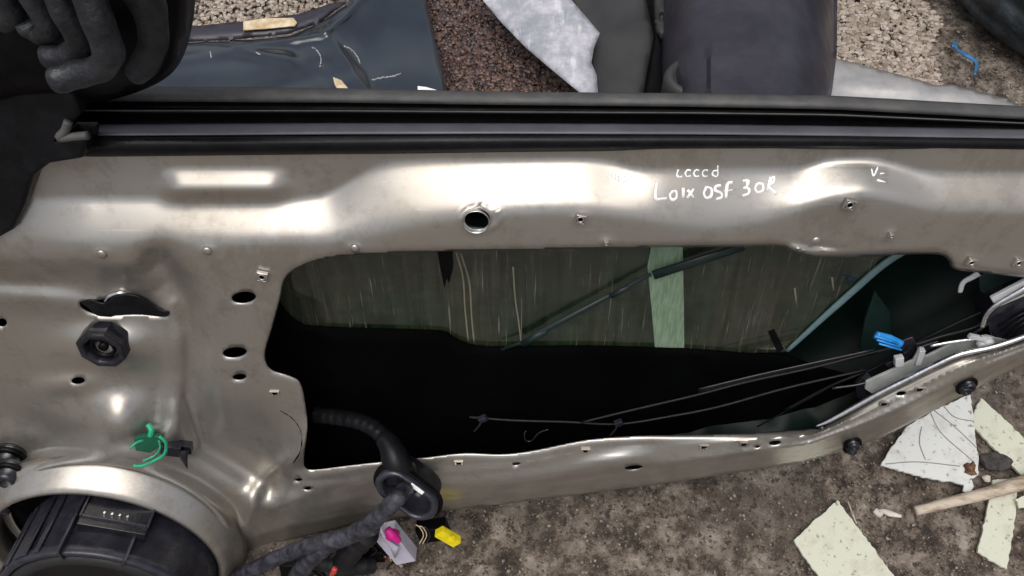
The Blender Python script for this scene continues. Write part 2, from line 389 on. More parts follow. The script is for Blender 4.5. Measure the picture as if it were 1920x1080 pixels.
# ------------------------------------------------------------------ door
BX = [-260, 0, 150, 640, 960, 1280, 1560, 1920, 2200]     # belt line, photo columns
def belt(a, b, c, d=None):        # rows at x=150, 960, 1560, 1920
    return lambda x: np.interp(x, [-260, 150, 640, 960, 1280, 1560, 1920, 2250], [a+2, a, (a+b)/2-1, b, (b+c)/2-1, c, d, d+(d-c)*.7])
yT = belt(293, 281, 276, 281)
outline = [(-260, 305), (150, 296), (640, 285), (960, 279), (1280, 274), (1560, 274), (1920, 279), (2200, 286),
           (2200, 540), (1960, 662), (1920, 684), (1870, 708), (1830, 728), (1760, 765), (1700, 797), (1640, 826), (1560, 852), (1500, 868),
           (1280, 902), (1000, 938), (800, 962), (640, 988), (500, 1022), (425, 1042), (300, 1085), (60, 1085), (-20, 1040), (-260, 1010)]
outline = np.array(outline, float); outline[:8, 1] -= 12
hole_raw = [(640, 480), (800, 472), (1000, 468), (1200, 464), (1380, 463), (1462, 462), (1482, 470), (1525, 482), (1600, 482), (1680, 478), (1755, 477),
            (1776, 486), (1790, 505), (1850, 512), (1920, 520), (2060, 532), (2060, 590), (1975, 620), (1920, 635), (1860, 655), (1800, 668), (1750, 690), (1700, 715), (1650, 740),
            (1600, 768), (1550, 795), (1525, 803), (1400, 812), (1280, 816), (1200, 817), (1100, 825), (1000, 845), (940, 852), (870, 850), (800, 858),
            (700, 868), (640, 875), (590, 881), (574, 878), (570, 862), (576, 800), (573, 760), (563, 718), (540, 704), (512, 695), (499, 680), (498, 655), (510, 615),
            (525, 560), (535, 522), (570, 497)]
hole = smooth_poly(hole_raw, 4)
scx, scy = 226, 990
sC = D(scx, scy); sRout = float(np.linalg.norm(D(440, 990)-sC))          # speaker flange outer radius
su, sv = UV(sC)
q = np.linspace(0, 2*math.pi, 72, endpoint=False)
def to_px(p):
    r = p-CP; z = r@cF; return np.stack([960+FPX*(r@cR)/z, 540-FPX*(r@cU)/z], -1)
R_IN = sRout*.90
sp_hole = to_px(L(su+R_IN*np.cos(q), sv+R_IN*np.sin(q), np.zeros(72)))
sp_hole[:, 1] = np.minimum(sp_hole[:, 1], 1500)
outline_full = outline.copy()
# lower left runs on round the speaker
outline_full[-5:] = outline_full[-5:]
low = to_px(L(su+sRout*1.12*np.cos(q), sv+sRout*1.12*np.sin(q), np.zeros(72)))
lowmax = low[:, 1].max()
outline_full = np.vstack([outline[:-5], [(500, 1024), (445, 1042), (400, lowmax), (60, lowmax), (-60, lowmax-20), (-260, lowmax-80)]])
holes = [hole, sp_hole]
smallholes = [(457, 558, 23, 11), (440, 661, 23, 10), (449, 707, 13, 6), (146, 714, 13, 7), (4, 605, 9, 8), (895, 412, 24, 19), (1188, 877, 17, 4.5),
              (1453, 830, 11, 4), (968, 870, 8, 3), (577, 916, 7, 3), (1420, 838, 4, 2), (1690, 738, 9, 4), (560, 900, 7, 3)]
for a in smallholes: holes.append(ell(a[0], a[1], a[2], a[3], 22, -.1))
holes.append(smooth_poly([(150, 566), (175, 563), (205, 560), (232, 556), (262, 562), (300, 582), (316, 586), (310, 594), (262, 590), (215, 592), (185, 592), (155, 580)], 3))
rail_mid = [(480, 950), (620, 925), (800, 905), (1000, 888), (1280, 858), (1520, 828), (1600, 800), (1700, 757), (1800, 702), (1920, 655), (2200, 560)]
rail_low = [(425, 1025), (640, 970), (800, 944), (1000, 918), (1280, 882), (1500, 848), (1600, 818), (1700, 778), (1800, 728), (1920, 668), (2200, 560)]
ringp = to_px(L(su+sRout*1.02*np.cos(q), sv+sRout*1.02*np.sin(q), np.zeros(72)))
P2, F2 = sheet(outline_full, holes, 7, edge=4, fs=3.5, fine=lambda a, b: np.minimum(np.minimum(dist_pl(hole[::2], a, b, True), dist_pl(ringp[::3], a, b, True)-12), dist_pl(rail_low, a, b)))
X, Y = P2[:, 0], P2[:, 1]
pk = [(-400, 500), (150, 497), (262, 503), (312, 530), (332, 600), (334, 700), (322, 790), (285, 850), (150, 868), (0, 920), (-400, 990)]
def panel_w(X, Y):
    p0 = D(X, Y); u, v = UV(p0)
    xs_ = np.arange(-420., 2260., 6.); ker = np.exp(-(np.arange(-12, 13)*6/24.)**2); ker /= ker.sum()
    def GI(xp, fp): f = np.interp(xs_, xp, fp); g_ = np.convolve(np.pad(f, 12, mode='edge'), ker, 'valid'); return np.interp(X, xs_, g_)
    yl = GI( [-400, 0, 150, 500, 620, 700, 780, 850, 1000, 1100, 1180, 1250, 1330, 1420, 1490, 1560, 1620, 1690, 1750, 1920, 2200], [456, 456, 456, 454, 450, 436, 416, 404, 392, 390, 400, 416, 428, 416, 392, 368, 358, 374, 391, 396, 399])
    yu = GI([-400, 100, 560, 620, 660, 700, 740, 800, 1100, 1150, 1190, 1500, 1530, 1560, 1640, 1690, 1730, 2200], [372, 372, 376, 366, 340, 316, 306, 303, 301, 307, 319, 317, 307, 300, 300, 313, 325, 325])
    A = GI([-400, 60, 180, 560, 700, 1150, 1230, 1460, 1540, 1640, 1740, 2200], [.008, .009, .0185, .0215, .027, .028, .020, .020, .026, .024, .017, .017])
    tt = (Y-yu)/(yl-yu); k0, k1 = .035, .10
    w = -A*(1-np.clip(k0*np.logaddexp(0, np.clip(tt, -3, 4)/k0)-k1*np.logaddexp(0, (np.clip(tt, -3, 4)-1)/k1), 0, 1))
    # left: a second, shallower step above the ledge with a short raised pad
    lx = sramp((640-X)/60., .2)
    w -= lx*.003*(1-sramp((Y-320)/55., .15))
    pad = sramp((X-300)/26., .2)*sramp((545-X)/34., .2)
    w += pad*(.0085*sramp((Y-316)/40., .04) - .0085*sramp((Y-357)/26., .15))
    # small crease: band just under the belt falls back a little
    # left pocket
    ins = inside(pk, X, Y); d = dist_pl(pk, X, Y, True)*np.where(ins, 1, -1)
    w -= .017*sramp((d+6)/34., .12)
    w += .018*gauss(X, Y, 200, 655, 85, 42) + .036*gauss(X, Y, 215, 812, 88, 80, .5) + .006*gauss(X, Y, 60, 560, 150, 22, .08)
    w += .007*gauss(X, Y, 130, 720, 60, 18, -.1) - .006*gauss(X, Y, 60, 790, 80, 26, .4)
    w -= .004*gauss(X, Y, 235, 560, 70, 20, .1)
    # groove that runs down beside the pocket and round the speaker
    g = [(300, 500), (345, 560), (362, 640), (358, 740), (385, 830), (450, 870), (500, 900)]
    w -= .018*np.exp(-(dist_pl(g, X, Y)/32.)**2)
    g2 = [(590, 800), (560, 850), (500, 895), (470, 940), (463, 985), (480, 1010)]
    w += .006*np.exp(-(dist_pl(g2, X, Y)/16.)**2)
    w -= .010*gauss(X, Y, 470, 820, 60, 50, .5)
    # speaker flange
    rho = np.hypot(u-su, v-sv)
    w = w + (.004-w)*0
    fl = sramp((sRout*1.10-rho)/(sRout*.16), .12)
    w = w*(1-fl) + .022*fl
    # lower rail
    below = Y-np.interp(X, *np.array(hole_raw_bot).T)
    w += np.interp(X, [900, 1500], [.003, .006])*np.exp(-(dist_pl(rail_mid, X, Y)/16.)**2)*(1-fl)
    dl = Y-np.interp(X, *np.array(rail_low).T)
    w -= .014*sramp((dl+4)/20., .2)*(1-fl)*(X > 380)
    w += .002*np.exp(-((dl-16)/4.)**2)*(1-fl)
    hb = np.interp(X, *np.array(hole_raw_bot).T); tb = (Y-hb)/np.maximum(12, np.interp(X, *np.array(rail_low).T)-hb)
    onr = sramp((X-500)/90., .1)*(1-fl)
    for c_, a_, s_ in ((.30, .0010, .05), (.52, -.0012, .06), (.72, .0011, .045), (.9, -.0010, .05), (1.12, .0012, .05)):
        w += onr*a_*np.exp(-((tb-c_-.03*np.sin(X/140.+c_*9))/s_)**2)
    w += .006*gauss(X, Y, 1150, 862, 75, 13, -.12)
    # ring round the big hole, pressings at the fixings
    dd = np.hypot(X-900, (Y-410)*1.45)
    w += .0022*np.exp(-((dd-36)/4.)**2) + .0012*(dd < 33)
    for (a, b) in ((1088, 409), (1592, 382), (492, 517), (1820, 490), (1136, 454), (665, 466), (388, 471), (190, 477), (1670, 440)):
        w += .0016*gauss(X, Y, a, b, 15, 8) 
    # crumple at the top edge of the opening
    w += .004*gauss(X, Y, 1500, 470, 28, 7, .25) - .003*gauss(X, Y, 1540, 462, 30, 5, .1)
    # rolled edges
    de = dist_pl(hole, X, Y, True)
    w -= np.interp(X, [600, 1100, 1500], [.002, .003, .007])*np.clip(1-de/13., 0, 1)**2
    de2 = dist_pl(outline_full[7:-1], X, Y)
    w -= .004*np.clip(1-de2/8., 0, 1)**2
    return w
hole_raw_bot = [(498, 690), (573, 878), (640, 875), (800, 858), (940, 852), (1000, 845), (1100, 825), (1280, 816), (1525, 803), (1600, 768), (1700, 715), (1800, 668), (1920, 635), (2200, 520)]
W = panel_w(X, Y)
P3 = D(X, Y, W); F2 = fix_normals(P3, F2, N_)
base = D(960, 935); base[2] = 0
door = empty('car_door', base, 'silver car door shell leaning upright, inner side bare without its trim panel', 'car door')
panel = link('inner_panel', P3, F2, 'paint', door, thick=.0012)
def pw(x, y): return float(panel_w(np.array([float(x)]), np.array([float(y)]))[0])
def DP(x, y, h=0.0): return D(float(x), float(y), pw(x, y)+h)

# outer skin: shell behind
ol = outline_full.copy(); ol[:8, 1] += 46
u0, v0 = UV(D(ol[:, 0], ol[:, 1], 0*ol[:, 0])); uvo = np.stack([u0, v0], 1)*1000
P2, F2s = sheet(uvo, [], 22)
de = dist_pl(uvo, P2[:, 0], P2[:, 1], True)
topd = np.abs(P2[:, 1]-uvo[:, 1].max())
ww = -.012-.10*(1-(1-np.clip(de/75, 0, 1))**4)
vt = P2[:, 1]/1000; vmax = v0.max(); ww = np.where(vt > vmax-.09, np.minimum(ww, -.085-.02*np.clip((vmax-vt)/.09, 0, 1)), ww)
P3s = L(P2[:, 0]/1000, vt, ww); F2s = fix_normals(P3s, F2s, N_)
link('outer_skin', P3s, F2s, 'skin', door, thick=.001)
# things behind the big opening
def dslab(name, px, w_, mat, th=.002, parent=door, bev=0, smoothn=0, **k):
    p = np.array(px, float); p = smooth_poly(p, smoothn) if smoothn else p
    return MB().prism(D(p[:, 0], p[:, 1], w_+0*p[:, 0]), -N_*th).build(name, mat, parent, smooth=False, bev=bev, **k)
glass_poly = [(440, 430), (1760, 430), (1720, 452), (1690, 478), (1640, 515), (1590, 556), (1530, 610), (1474, 660), (1290, 666), (500, 670), (440, 560)]
gl = dslab('window_glass', glass_poly, -.060, 'glass', .004)
MB().tube(D(np.array([1745, 1700, 1655, 1600, 1530, 1476]), np.array([445, 468, 497, 545, 608, 658]), -.058+np.zeros(6)), [.0042, .0042, .004, .0025], seg=10, flat=.6).build('glass_edge', 'glass_edge', gl)
dslab('film_strip', [(1222, 455), (1280, 455), (1282, 560), (1283, 652), (1228, 652), (1220, 560), (1214, 500)], -.0585, 'paletape', .001, smoothn=0)  # pale strip painted as a reflection in the glass
# black sheet added as painted shade in the lower part of the opening
shade_poly = [(440, 520), (515, 560), (535, 585), (562, 608), (600, 614), (700, 618), (825, 622), (850, 634), (885, 648), (940, 652), (1100, 650), (1290, 656), (1400, 664), (1475, 668), (1540, 690),
       (1640, 715), (1700, 735), (1690, 790), (1560, 850), (1300, 860), (1000, 880), (560, 910), (440, 900)]
P2, F2m = sheet(smooth_poly(shade_poly, 3), [], 22)
wm = -.056+.006*gauss(P2[:, 0], P2[:, 1], 900, 740, 260, 60)+.004*np.sin(P2[:, 0]/70)*np.cos(P2[:, 1]/40+1)*gauss(P2[:, 0], P2[:, 1], 950, 760, 400, 80)
pp = D(P2[:, 0], P2[:, 1], wm); link('deadening_sheet', pp, fix_normals(pp, F2m, N_), 'undercoat', door, thick=.002)
# dried mud trickles on the glass
MT['trickle'] = pmat('dried mud', (.16, .15, .105), .8)
for pts in ([(855, 472), (868, 520), (872, 580), (878, 640)], [(864, 475), (880, 530), (884, 590), (889, 642)], [(962, 500), (966, 560), (972, 600), (978, 648)], [(1560, 520), (1563, 545)], [(1490, 540), (1494, 575)]):
    a = np.array(pts, float); tr = MB(); tr.tube(D(a[:, 0], a[:, 1], -.0598+0*a[:, 0]), .0009, seg=6, flat=.4); tr.build('mud_trickle', 'trickle', gl)
dslab('torn_sticker', [(818, 462), (848, 462), (850, 500), (842, 532), (838, 522), (833, 540), (826, 505)], -.0592, 'black', .0006, parent=gl)
dslab('small_sticker', [(1440, 622), (1452, 618), (1470, 655), (1458, 662)], -.0592, 'black', .0012, parent=gl)
# regulator arm across the glass
arm = MB()
MT['arm'] = pmat('dark green steel', (.008, .02, .018), .4)
arm.tube(D(np.array([940, 985, 1010, 1220]), np.array([656, 640, 625, 514]), -.052+np.zeros(4)), [.0016, .0022, .0034, .0022], seg=8, smooth=False, flat=.5)
arm.tube(D(np.array([1225, 1395]), np.array([516, 462]), -.052+np.zeros(2)), [.0058, .0048], seg=8, smooth=False, flat=.35)
arm.tube(D(np.array([980, 1025]), np.array([645, 622]), -.051+np.zeros(2)), [.0048, .003], seg=8, smooth=False, flat=.4)
arm.tube(D(np.array([1145, 1180]), np.array([556, 538]), -.051+np.zeros(2)), [.0032, .003], seg=8, smooth=False, flat=.5)
arm.build('regulator_arm', 'arm', door)
MB().tube(D(np.array([1310, 1420, 1530, 1640]), np.array([734, 707, 683, 660]), -.038+np.zeros(4)), [.0052, .0045, .0042, .0036], seg=8, flat=.4).build('regulator_rail', 'satin', door)
MB().tube(D(np.array([1312, 1425, 1535, 1640]), np.array([729, 702, 678, 655]), -.0345+np.zeros(4)), .0009, seg=6).build('rail_lip', 'basket', door)
def dtube(name, pts, w_, r, mat='rubber', parent=door, **k):
    a = np.array(pts, float); wv = np.interp(np.linspace(0, 1, len(a)), np.linspace(0, 1, len(np.atleast_1d(w_))), np.atleast_1d(w_))
    return MB().tube(D(a[:, 0], a[:, 1], wv), r, **k).build(name, mat, parent)
dtube('cable', [(880, 782), (960, 788), (1060, 791), (1160, 795), (1260, 780), (1350, 762), (1480, 726), (1640, 690)], -.04, .0013, 'rubber')
dtube('cable', [(1090, 792), (1180, 770), (1300, 742), (1400, 716), (1520, 690), (1660, 655), (1760, 640)], -.036, .0013, 'rubber')
dtube('cable', [(1470, 770), (1560, 722), (1640, 690), (1700, 652), (1780, 612), (1860, 575), (1940, 530)], -.034, .0016, 'satin')
dtube('cable', [(1690, 655), (1760, 632), (1830, 612), (1890, 570)], -.03, .0016, 'rubber')
dtube('cable', [(1420, 800), (1540, 735), (1620, 690)], -.04, .0008, 'satin')
dtube('wire_hook', [(1028, 805), (1010, 812), (997, 826), (986, 826), (983, 815), (986, 808)], -.03, .0007, 'basket')
for (a, b, c, d) in ((905, 785, 915, 782), (1160, 793, 1176, 790)):
    m = MB(); m.box(D(a, b, -.036), .0045, .003, .003, rot=.5); m.tube([D(a, b, -.034), D(a-6, b+12, -.034), D(a-16, b+24, -.034)], .0012, seg=6)
    m.build('cable_clip', 'basket', door, bev=.0006)
# blue clip
m = MB()
m.tube(D(np.array([1642, 1664, 1688]), np.array([628, 636, 646]), -.02+np.zeros(3)), [.0042, .0058, .0050], seg=8, flat=.7)
for k in range(3): m.tube(D(np.array([1640+4*k, 1684+3*k]), np.array([630+7*k, 644+6*k]), -.014+np.zeros(2)), .0012, seg=6, smooth=False)
m.build('blue_clip', 'blue', door)
# latch end, at the right
m = MB()
m.prism(D(*np.array([(1624, 716), (1660, 700), (1712, 676), (1726, 652), (1738, 668), (1790, 642), (1850, 630), (1900, 640), (1880, 660), (1800, 690), (1740, 712), (1690, 735), (1640, 742), (1622, 730)], float).T, -.019), -N_*.003)
MT['bracket'] = pmat('grey green steel', (.26, .28, .275), .4, c2=(.40, .41, .39), scale=40)
m.build('latch_bracket', 'bracket', door, smooth=False, bev=.0008)
dtube('latch_lever', [(1925, 540), (1895, 556), (1868, 572), (1850, 590), (1842, 612)], -.012, [.0042, .0032, .0026, .0022], 'bare', flat=.7)
MB().prism(D(*np.array([(1858, 560), (1930, 522), (1960, 530), (1930, 552), (1868, 578)], float).T, -.014), -N_*.004).build('latch_cover', 'white_plast', door, smooth=False, bev=.001)
m = MB(); m.prism(D(*np.array([(1850, 600), (1870, 572), (1960, 535), (2000, 600), (1900, 650), (1865, 650)], float).T, -.020), -N_*.03)
m.build('latch_body', 'gloss', door, smooth=False, bev=.002)
for k in range(4): dtube('latch_rib', [(1872+6*k, 612+9*k), (1935, 578+8*k)], -.018, .0011, 'satin', smooth=False)
m = MB(); m.box(D(1838, 634, -.012), .012, .0022, .002, rot=-.25); m.lathe(D(1850, 638, -.014), [(.005, 0), (.005, .005), (.003, .007), (0, .007)], 14); m.lathe(D(1836, 642, -.014), [(.0035, 0), (.0035, .006), (0, .006)], 12)
m.build('latch_pivot', 'white_plast', door, bev=.0005)
m = MB(); m.box(D(1685, 676, -.02), .004, .006, .003, rot=.3); m.box(D(1724, 668, -.02), .0028, .010, .003, rot=.1); m.build('bracket_tab', 'white_plast', door, bev=.0006)
dtube('latch_hook', [(1800, 548), (1806, 530), (1822, 520), (1835, 512)], -.03, [.0022, .003, .0038], 'white_plast', flat=.5)
MB().prism(D(*np.array([(1622, 600), (1640, 545), (1668, 585), (1672, 640), (1640, 660), (1612, 655)], float).T, -.075), -N_*.003).build('green_plate', 'arm', door, smooth=False)

a = np.array([(1530, 799), (1552, 790), (1600, 764), (1650, 736), (1700, 711), (1750, 686), (1800, 664), (1860, 651), (1920, 631), (1990, 600)], float)
MB().tube([DP(x, y, .0015) for x, y in a], [.001, .0026, .0028, .0028, .0026, .0026, .0028, .003], seg=10).build('opening_flange', 'bare', panel)
dtube('lock_rod', [(1745, 648), (1790, 640), (1822, 636), (1840, 632)], -.012, .0018, 'bare')
dtube('lock_rod', [(1560, 728), (1622, 718), (1690, 692), (1760, 662), (1830, 622), (1880, 585)], -.022, .0015, 'gloss')
MB().prism(D(*np.array([(1690, 640), (1712, 632), (1722, 652), (1760, 640), (1764, 652), (1700, 684), (1668, 694), (1660, 684), (1694, 668)], float).T, -.026), -N_*.004).build('rod_guide', 'gloss', door, smooth=False, bev=.0008)
MB().prism(D(*np.array([(1604, 722), (1626, 700), (1640, 712), (1650, 742), (1622, 756), (1606, 744)], float).T, -.022), -N_*.005).build('rubber_buffer', 'gloss', door, smooth=False, bev=.001)
MB().prism(D(*np.array([(1836, 520), (1856, 506), (1925, 498), (1940, 520), (1880, 540), (1850, 556), (1838, 545)], float).T, -.040), -N_*.004).build('inner_bracket', 'arm', door, smooth=False, bev=.0008)

# belt line: seals and channel, swept along the top edge
XS = np.linspace(-260, 2200, 60)
def sweep(name, rows, mat, parent=door, x0=-260, x1=2200, **k):
    xs = np.linspace(x0, x1, 64); P = []
    for (f, wv) in rows: P.append(D(xs, f(xs), wv+0*xs))
    P = np.array(P); m, n = P.shape[:2]; vs = P.reshape(-1, 3)
    fs = [(i*n+j, i*n+j+1, (i+1)*n+j+1, (i+1)*n+j) for i in range(m-1) for j in range(n-1)]
    mb = MB(); mb.add(vs, fs); return mb.build(name, mat, parent, **k)
r0 = belt(160, 172, 179, 199); r1 = belt(167, 176, 184, 204); r2 = belt(184, 191, 199, 219)
g1 = belt(206, 209, 214, 230); g1b = belt(209, 211, 216, 232); g2 = belt(232, 231, 236, 242); h1 = belt(236, 234, 239, 246); h2 = belt(246, 244, 247, 254); h3 = belt(251, 248, 252, 258)
k1 = belt(256, 252, 256, 261); k2 = belt(284, 273, 270, 276); k3 = belt(293, 281, 277, 282)
sweep('outer_seal', [(belt(200, 205, 210, 225), -.078), (r0, -.074), (r1, -.066), (r2, -.056), (belt(190, 197, 205, 224), -.058)], 'rubber_grey', smooth=True)
sweep('glass_channel', [(belt(190, 197, 205, 224), -.060), (belt(204, 208, 213, 230), -.064), (belt(208, 211, 216, 232), -.046), (belt(210, 212.5, 217, 233), -.044), (belt(214, 214, 219, 236), -.052), (g2, -.050)], 'black')
MB().tube(D(XS, belt(207.5, 210, 215, 231)(XS), -.040+0*XS), .0006, seg=6, smooth=False).build('channel_lip', 'rubber_grey', door)
sweep('inner_seal', [(g2, -.048), (h1, -.034), (h2, -.027), (h3, -.022), (belt(255, 251, 255, 260), -.022)], 'seal_shine')
sweep('belt_trim', [(k1, -.024), (belt(262, 257, 258, 262), -.016), (k2, -.014), (k3, -.018), (belt(300, 288, 283, 288), -.034)], 'satin')
# end cap, corner trim and mirror
ct = [(-260, 60), (60, 100), (135, 175), (150, 215), (135, 232), (112, 262), (160, 262), (156, 298), (92, 308), (62, 330), (45, 385), (24, 432), (-8, 450), (-120, 462), (-260, 470)]
dslab('corner_trim', ct, .004, 'satin', .03, bev=.003)
dtube('seal_end', [(128, 228), (122, 245), (112, 258), (140, 256), (165, 254)], .006, .0032, 'rubber_grey')
mir_px = smooth_poly([(-200, -120), (150, -140), (345, -110), (366, -20), (358, 60), (335, 122), (292, 158), (215, 186), (140, 196), (40, 200), (-200, 230)], 4)
P2, F2h = sheet(mir_px, [], 16); de = dist_pl(mir_px, P2[:, 0], P2[:, 1], True)
wm = -.035+.055*np.sqrt(np.clip(1-(1-np.clip(de/70, 0, 1))**2, 0, 1)); pp = D(P2[:, 0], P2[:, 1], wm)
link('mirror_housing', pp, fix_normals(pp, F2h, N_), 'black', door, thick=.02)

# speaker
spk = None
r_b = sRout*.79; wf = .094; sB = sC+U_*.015-V_*.004
m = MB(); m.ringlathe(sC, [(sRout*1.10, .010), (sRout*1.075, .017), (sRout*.99, .036), (sRout*.96, .041), (sRout*.93, .041), (sRout*.91, .037), (sRout*.90, .012), (sRout*1.05, .012)], 72)
m.build('speaker_ring', 'paint', door)
m = MB(); m.lathe(sC, [(sRout*.93, .016), (sRout*.93, .022), (sRout*.91, .022), (sRout*.90, .010), (r_b*.9, .006), (0, .006)], 60); m.build('speaker_recess', 'black', door)
m = MB(); m.lathe(sB, [(r_b*1.01, .004), (r_b, .012), (r_b*.985, wf-.012), (r_b*1.0, wf-.010), (r_b*1.0, wf-.002), (r_b*.985, wf), (r_b*.94, wf), (r_b*.92, wf-.004)], 80)
m.f = m.f[:-1]
spk = m.build('speaker', 'basket', door)
m = MB(); m.lathe(sB, [(r_b*.925, wf-.004), (r_b*.90, wf-.001), (r_b*.84, wf+.002), (r_b*.78, wf-.001), (r_b*.76, wf-.006), (r_b*.3, wf-.030), (r_b*.27, wf-.026), (r_b*.12, wf-.018), (0, wf-.016)], 64)
m.build('speaker_cone', 'cone', spk)
def sp(ang, r, h): a = math.radians(ang); return (sC if r > sRout*.86 else sB)+U_*r*math.cos(a)+V_*r*math.sin(a)+N_*h
def spax(ang):
    a = math.radians(ang); return (-U_*math.sin(a)+V_*math.cos(a), N_, U_*math.cos(a)+V_*math.sin(a))
for ang, hw in ((156, .004), (146, .010), (134, .004), (121, .010), (109, .003)):
    m = MB(); m.box(sp(ang, r_b+.001, .056), hw, .034, .0012, ax=spax(ang)); m.build('basket_rib', 'basket', spk, bev=.0008, smooth=False)
m = MB(); m.box(sp(94, r_b-.002, .056), .0016, .040, .007, ax=spax(94)); m.build('basket_fin', 'basket', spk, bev=.0004); m = MB(); m.box(sp(60, r_b-.002, .056), .0014, .040, .007, ax=spax(60)); m.build('basket_fin', 'basket', spk, bev=.0004)
m = MB(); m.box(sp(72, r_b+.001, .052), .033, .017, .008, ax=spax(72)); blk = m.build('socket', 'gloss', spk, bev=.001, smooth=False)
ax = spax(72); c0 = sp(72, r_b+.0092, .048)
m = MB()
for s in (-1, 1): m.box(c0+ax[0]*.0325*s, .001, .013, .003, ax=ax)
m.box(c0+ax[1]*.012, .031, .001, .003, ax=ax); m.build('socket_frame', 'basket', blk, bev=.0003)
for k in range(4):
    m = MB(); m.box(c0-ax[0]*(-.012+.0075*k)+ax[1]*.006, .0012, .0012, .0035, ax=ax); m.build('pin', 'bare', blk, bev=.0003)
m = MB(); m.lathe(sp(140, sRout*.90, .026), [(.008, 0), (.008, .003), (.005, .005), (0, .006)], 20); m.build('speaker_screw', 'basket', spk)
m = MB(); m.lathe(sp(48, sRout*.885, .025), [(.006, 0), (.006, .002), (.004, .004), (0, .004)], 20); m.build('speaker_screw', 'gloss', spk)
m = MB()
for k in range(3): m.lathe(sp(8+9*k, sRout*.9, .024), [(.007, 0), (.007, .003), (.003, .006), (0, .006)], 14)
m.build('speaker_lug', 'gloss', spk)

# fixings of the inner panel
def nut(x, y, s=1.0, rot=.15):
    m = MB(); k = S(x, y)*s; o = DP(x, y, .0006)
    m.ringlathe(o, [(13*k, -.001), (13*k, .0022), (10*k, .003), (8.5*k, .0012), (8.5*k, -.001)], 4)
    vs = np.array(m.v)-o; a = math.pi/4-.25; c, s_ = math.cos(a), math.sin(a)
    uu, vv, nn_ = vs@U_, vs@V_, vs@N_
    m.v = [tuple(o+U_*(p*c-q_*s_)*1.05+V_*(p*s_+q_*c)+N_*r) for p, q_, r in zip(uu, vv, nn_)]
    f = m.build('clip_nut', 'paint', panel, smooth=False, bev=.0004)
    m = MB(); m.ringlathe(o, [(7.5*k, .0005), (7*k, .0028), (4.5*k, .0028), (4*k, .0005)], 20); m.build('nut_collar', 'paint', f)
    m = MB(); m.lathe(o, [(4.6*k, .0006), (4.6*k, .0014), (0, .0014)], 16); m.build('nut_bore', 'undercoat', f)
for a in ((492, 517, 1.1), (1088, 409, 1.1), (1592, 382, 1.1), (1820, 490, .8), (1908, 491, .8), (1670, 440, .45), (1136, 454, .45)): nut(*a)
for (x, y) in ((190, 477), (388, 471), (665, 466), (1530, 452)):
    k = S(x, y); m = MB(); m.lathe(DP(x, y), [(9*k, -.001), (8*k, .0005), (4*k, .0011), (0, .0012)], 16); m.build('weld_dimple', 'paint', panel)
for (x, y) in ((515, 737), (860, 868), (1098, 845), (1320, 838), (1658, 757), (1725, 730), (1395, 833)):
    k = S(x, y); m = MB(); o = DP(x, y, .0004); m.ringlathe(o, [(11*k, -.001), (11*k, .0012), (9*k, .0012), (9*k, -.001)], 4)
    vs = np.array(m.v)-o; c = math.cos(.785); m.v = [tuple(o+U_*((a@U_)*c-(a@V_)*c)*1.1+V_*((a@U_)*c+(a@V_)*c)*.6+N_*(a@N_)) for a in vs]
    f = m.build('slot_rim', 'paint', panel, smooth=False)
    m = MB(); m.box(DP(x, y, .0003), 4.5*k, 3*k, .0006, rot=.2); m.build('slot', 'undercoat', f)
# seam line
cr = [(525, 770), (545, 782), (560, 800), (566, 822), (562, 848), (550, 868)]
m = MB(); c = crom(np.array(cr, float), 5)
for i in range(1):
    m.tube([DP(*a, .0001) for a in c], [random.uniform(.0001, .0009) for _ in range(20)], seg=6, smooth=False)
m.build('seam_sealer', 'undercoat', panel)
# ring of the big round hole: bright inner sleeve
k = S(895, 412); o = DP(893, 411, -.003)
m = MB(); m.ringlathe(o, [(27*k, .0045), (26*k, .0052), (24*k, .004), (22*k, -.014), (23*k, -.014), (25*k, .002)], 36); m.build('hole_sleeve', 'bare', panel)
# oval slot cover (black inner handle bracket) and hexagonal socket
MB().prism(D(*smooth_poly([(147, 566), (168, 562), (195, 570), (215, 556), (245, 553), (270, 562), (298, 581), (317, 584), (310, 595), (262, 590), (222, 590), (205, 597), (180, 592), (165, 578)], 3).T, -.014), -N_*.003).build('handle_bracket', 'satin', door, bev=.001, smooth=False)
k = S(230, 555); m = MB(); m.tube([DP(196, 566, .001), DP(206, 555, .002), DP(226, 549, .002), DP(246, 553, .001)], [.0008, .0018, .0018, .0006], seg=8); m.build('slot_lip', 'bare', panel)
k = S(195, 640); o = DP(195, 648, .0)
m = MB(); m.lathe(o, [(42*k, -.012), (42*k, .006), (39*k, .008), (31*k, .008), (28*k, .006), (26*k, -.008), (0, -.008)], 8, rot=.35)
hx = m.build('hexagonal_plug', 'gloss', door, smooth=False, bev=.0015)
m = MB(); m.ringlathe(o, [(22*k, -.007), (22*k, .004), (17*k, .004), (15*k, -.007)], 24); m.lathe(o, [(9*k, -.007), (8*k, .003), (0, .003)], 16); m.build('plug_core', 'black', hx)
# screws and black clips
def bolt(x, y, s, h=.0, name='bolt', mat='gloss'):
    k = S(x, y)*s; o = DP(x, y, h)
    m = MB(); m.lathe(o, [(14*k, -.001), (14*k, 3*k), (11*k, 5*k), (10*k, 5*k), (10*k, 14*k), (8*k, 17*k), (5*k, 17*k), (4*k, 12*k), (0, 12*k)], 20)
    b = m.build(name, mat, door)
    m = MB(); m.ringlathe(o, [(16*k, 5*k), (15*k, 8*k), (11*k, 8*k), (11*k, 5*k)], 20); m.build('washer', 'black', b)
bolt(24, 850, 1.9); bolt(26, 878, 1.7, .008); bolt(1597, 827, 1.0); bolt(1812, 716, 1.0); bolt(1540, 801, .65); bolt(1594, 836, .9, .004); bolt(1806, 724, .9, .004)
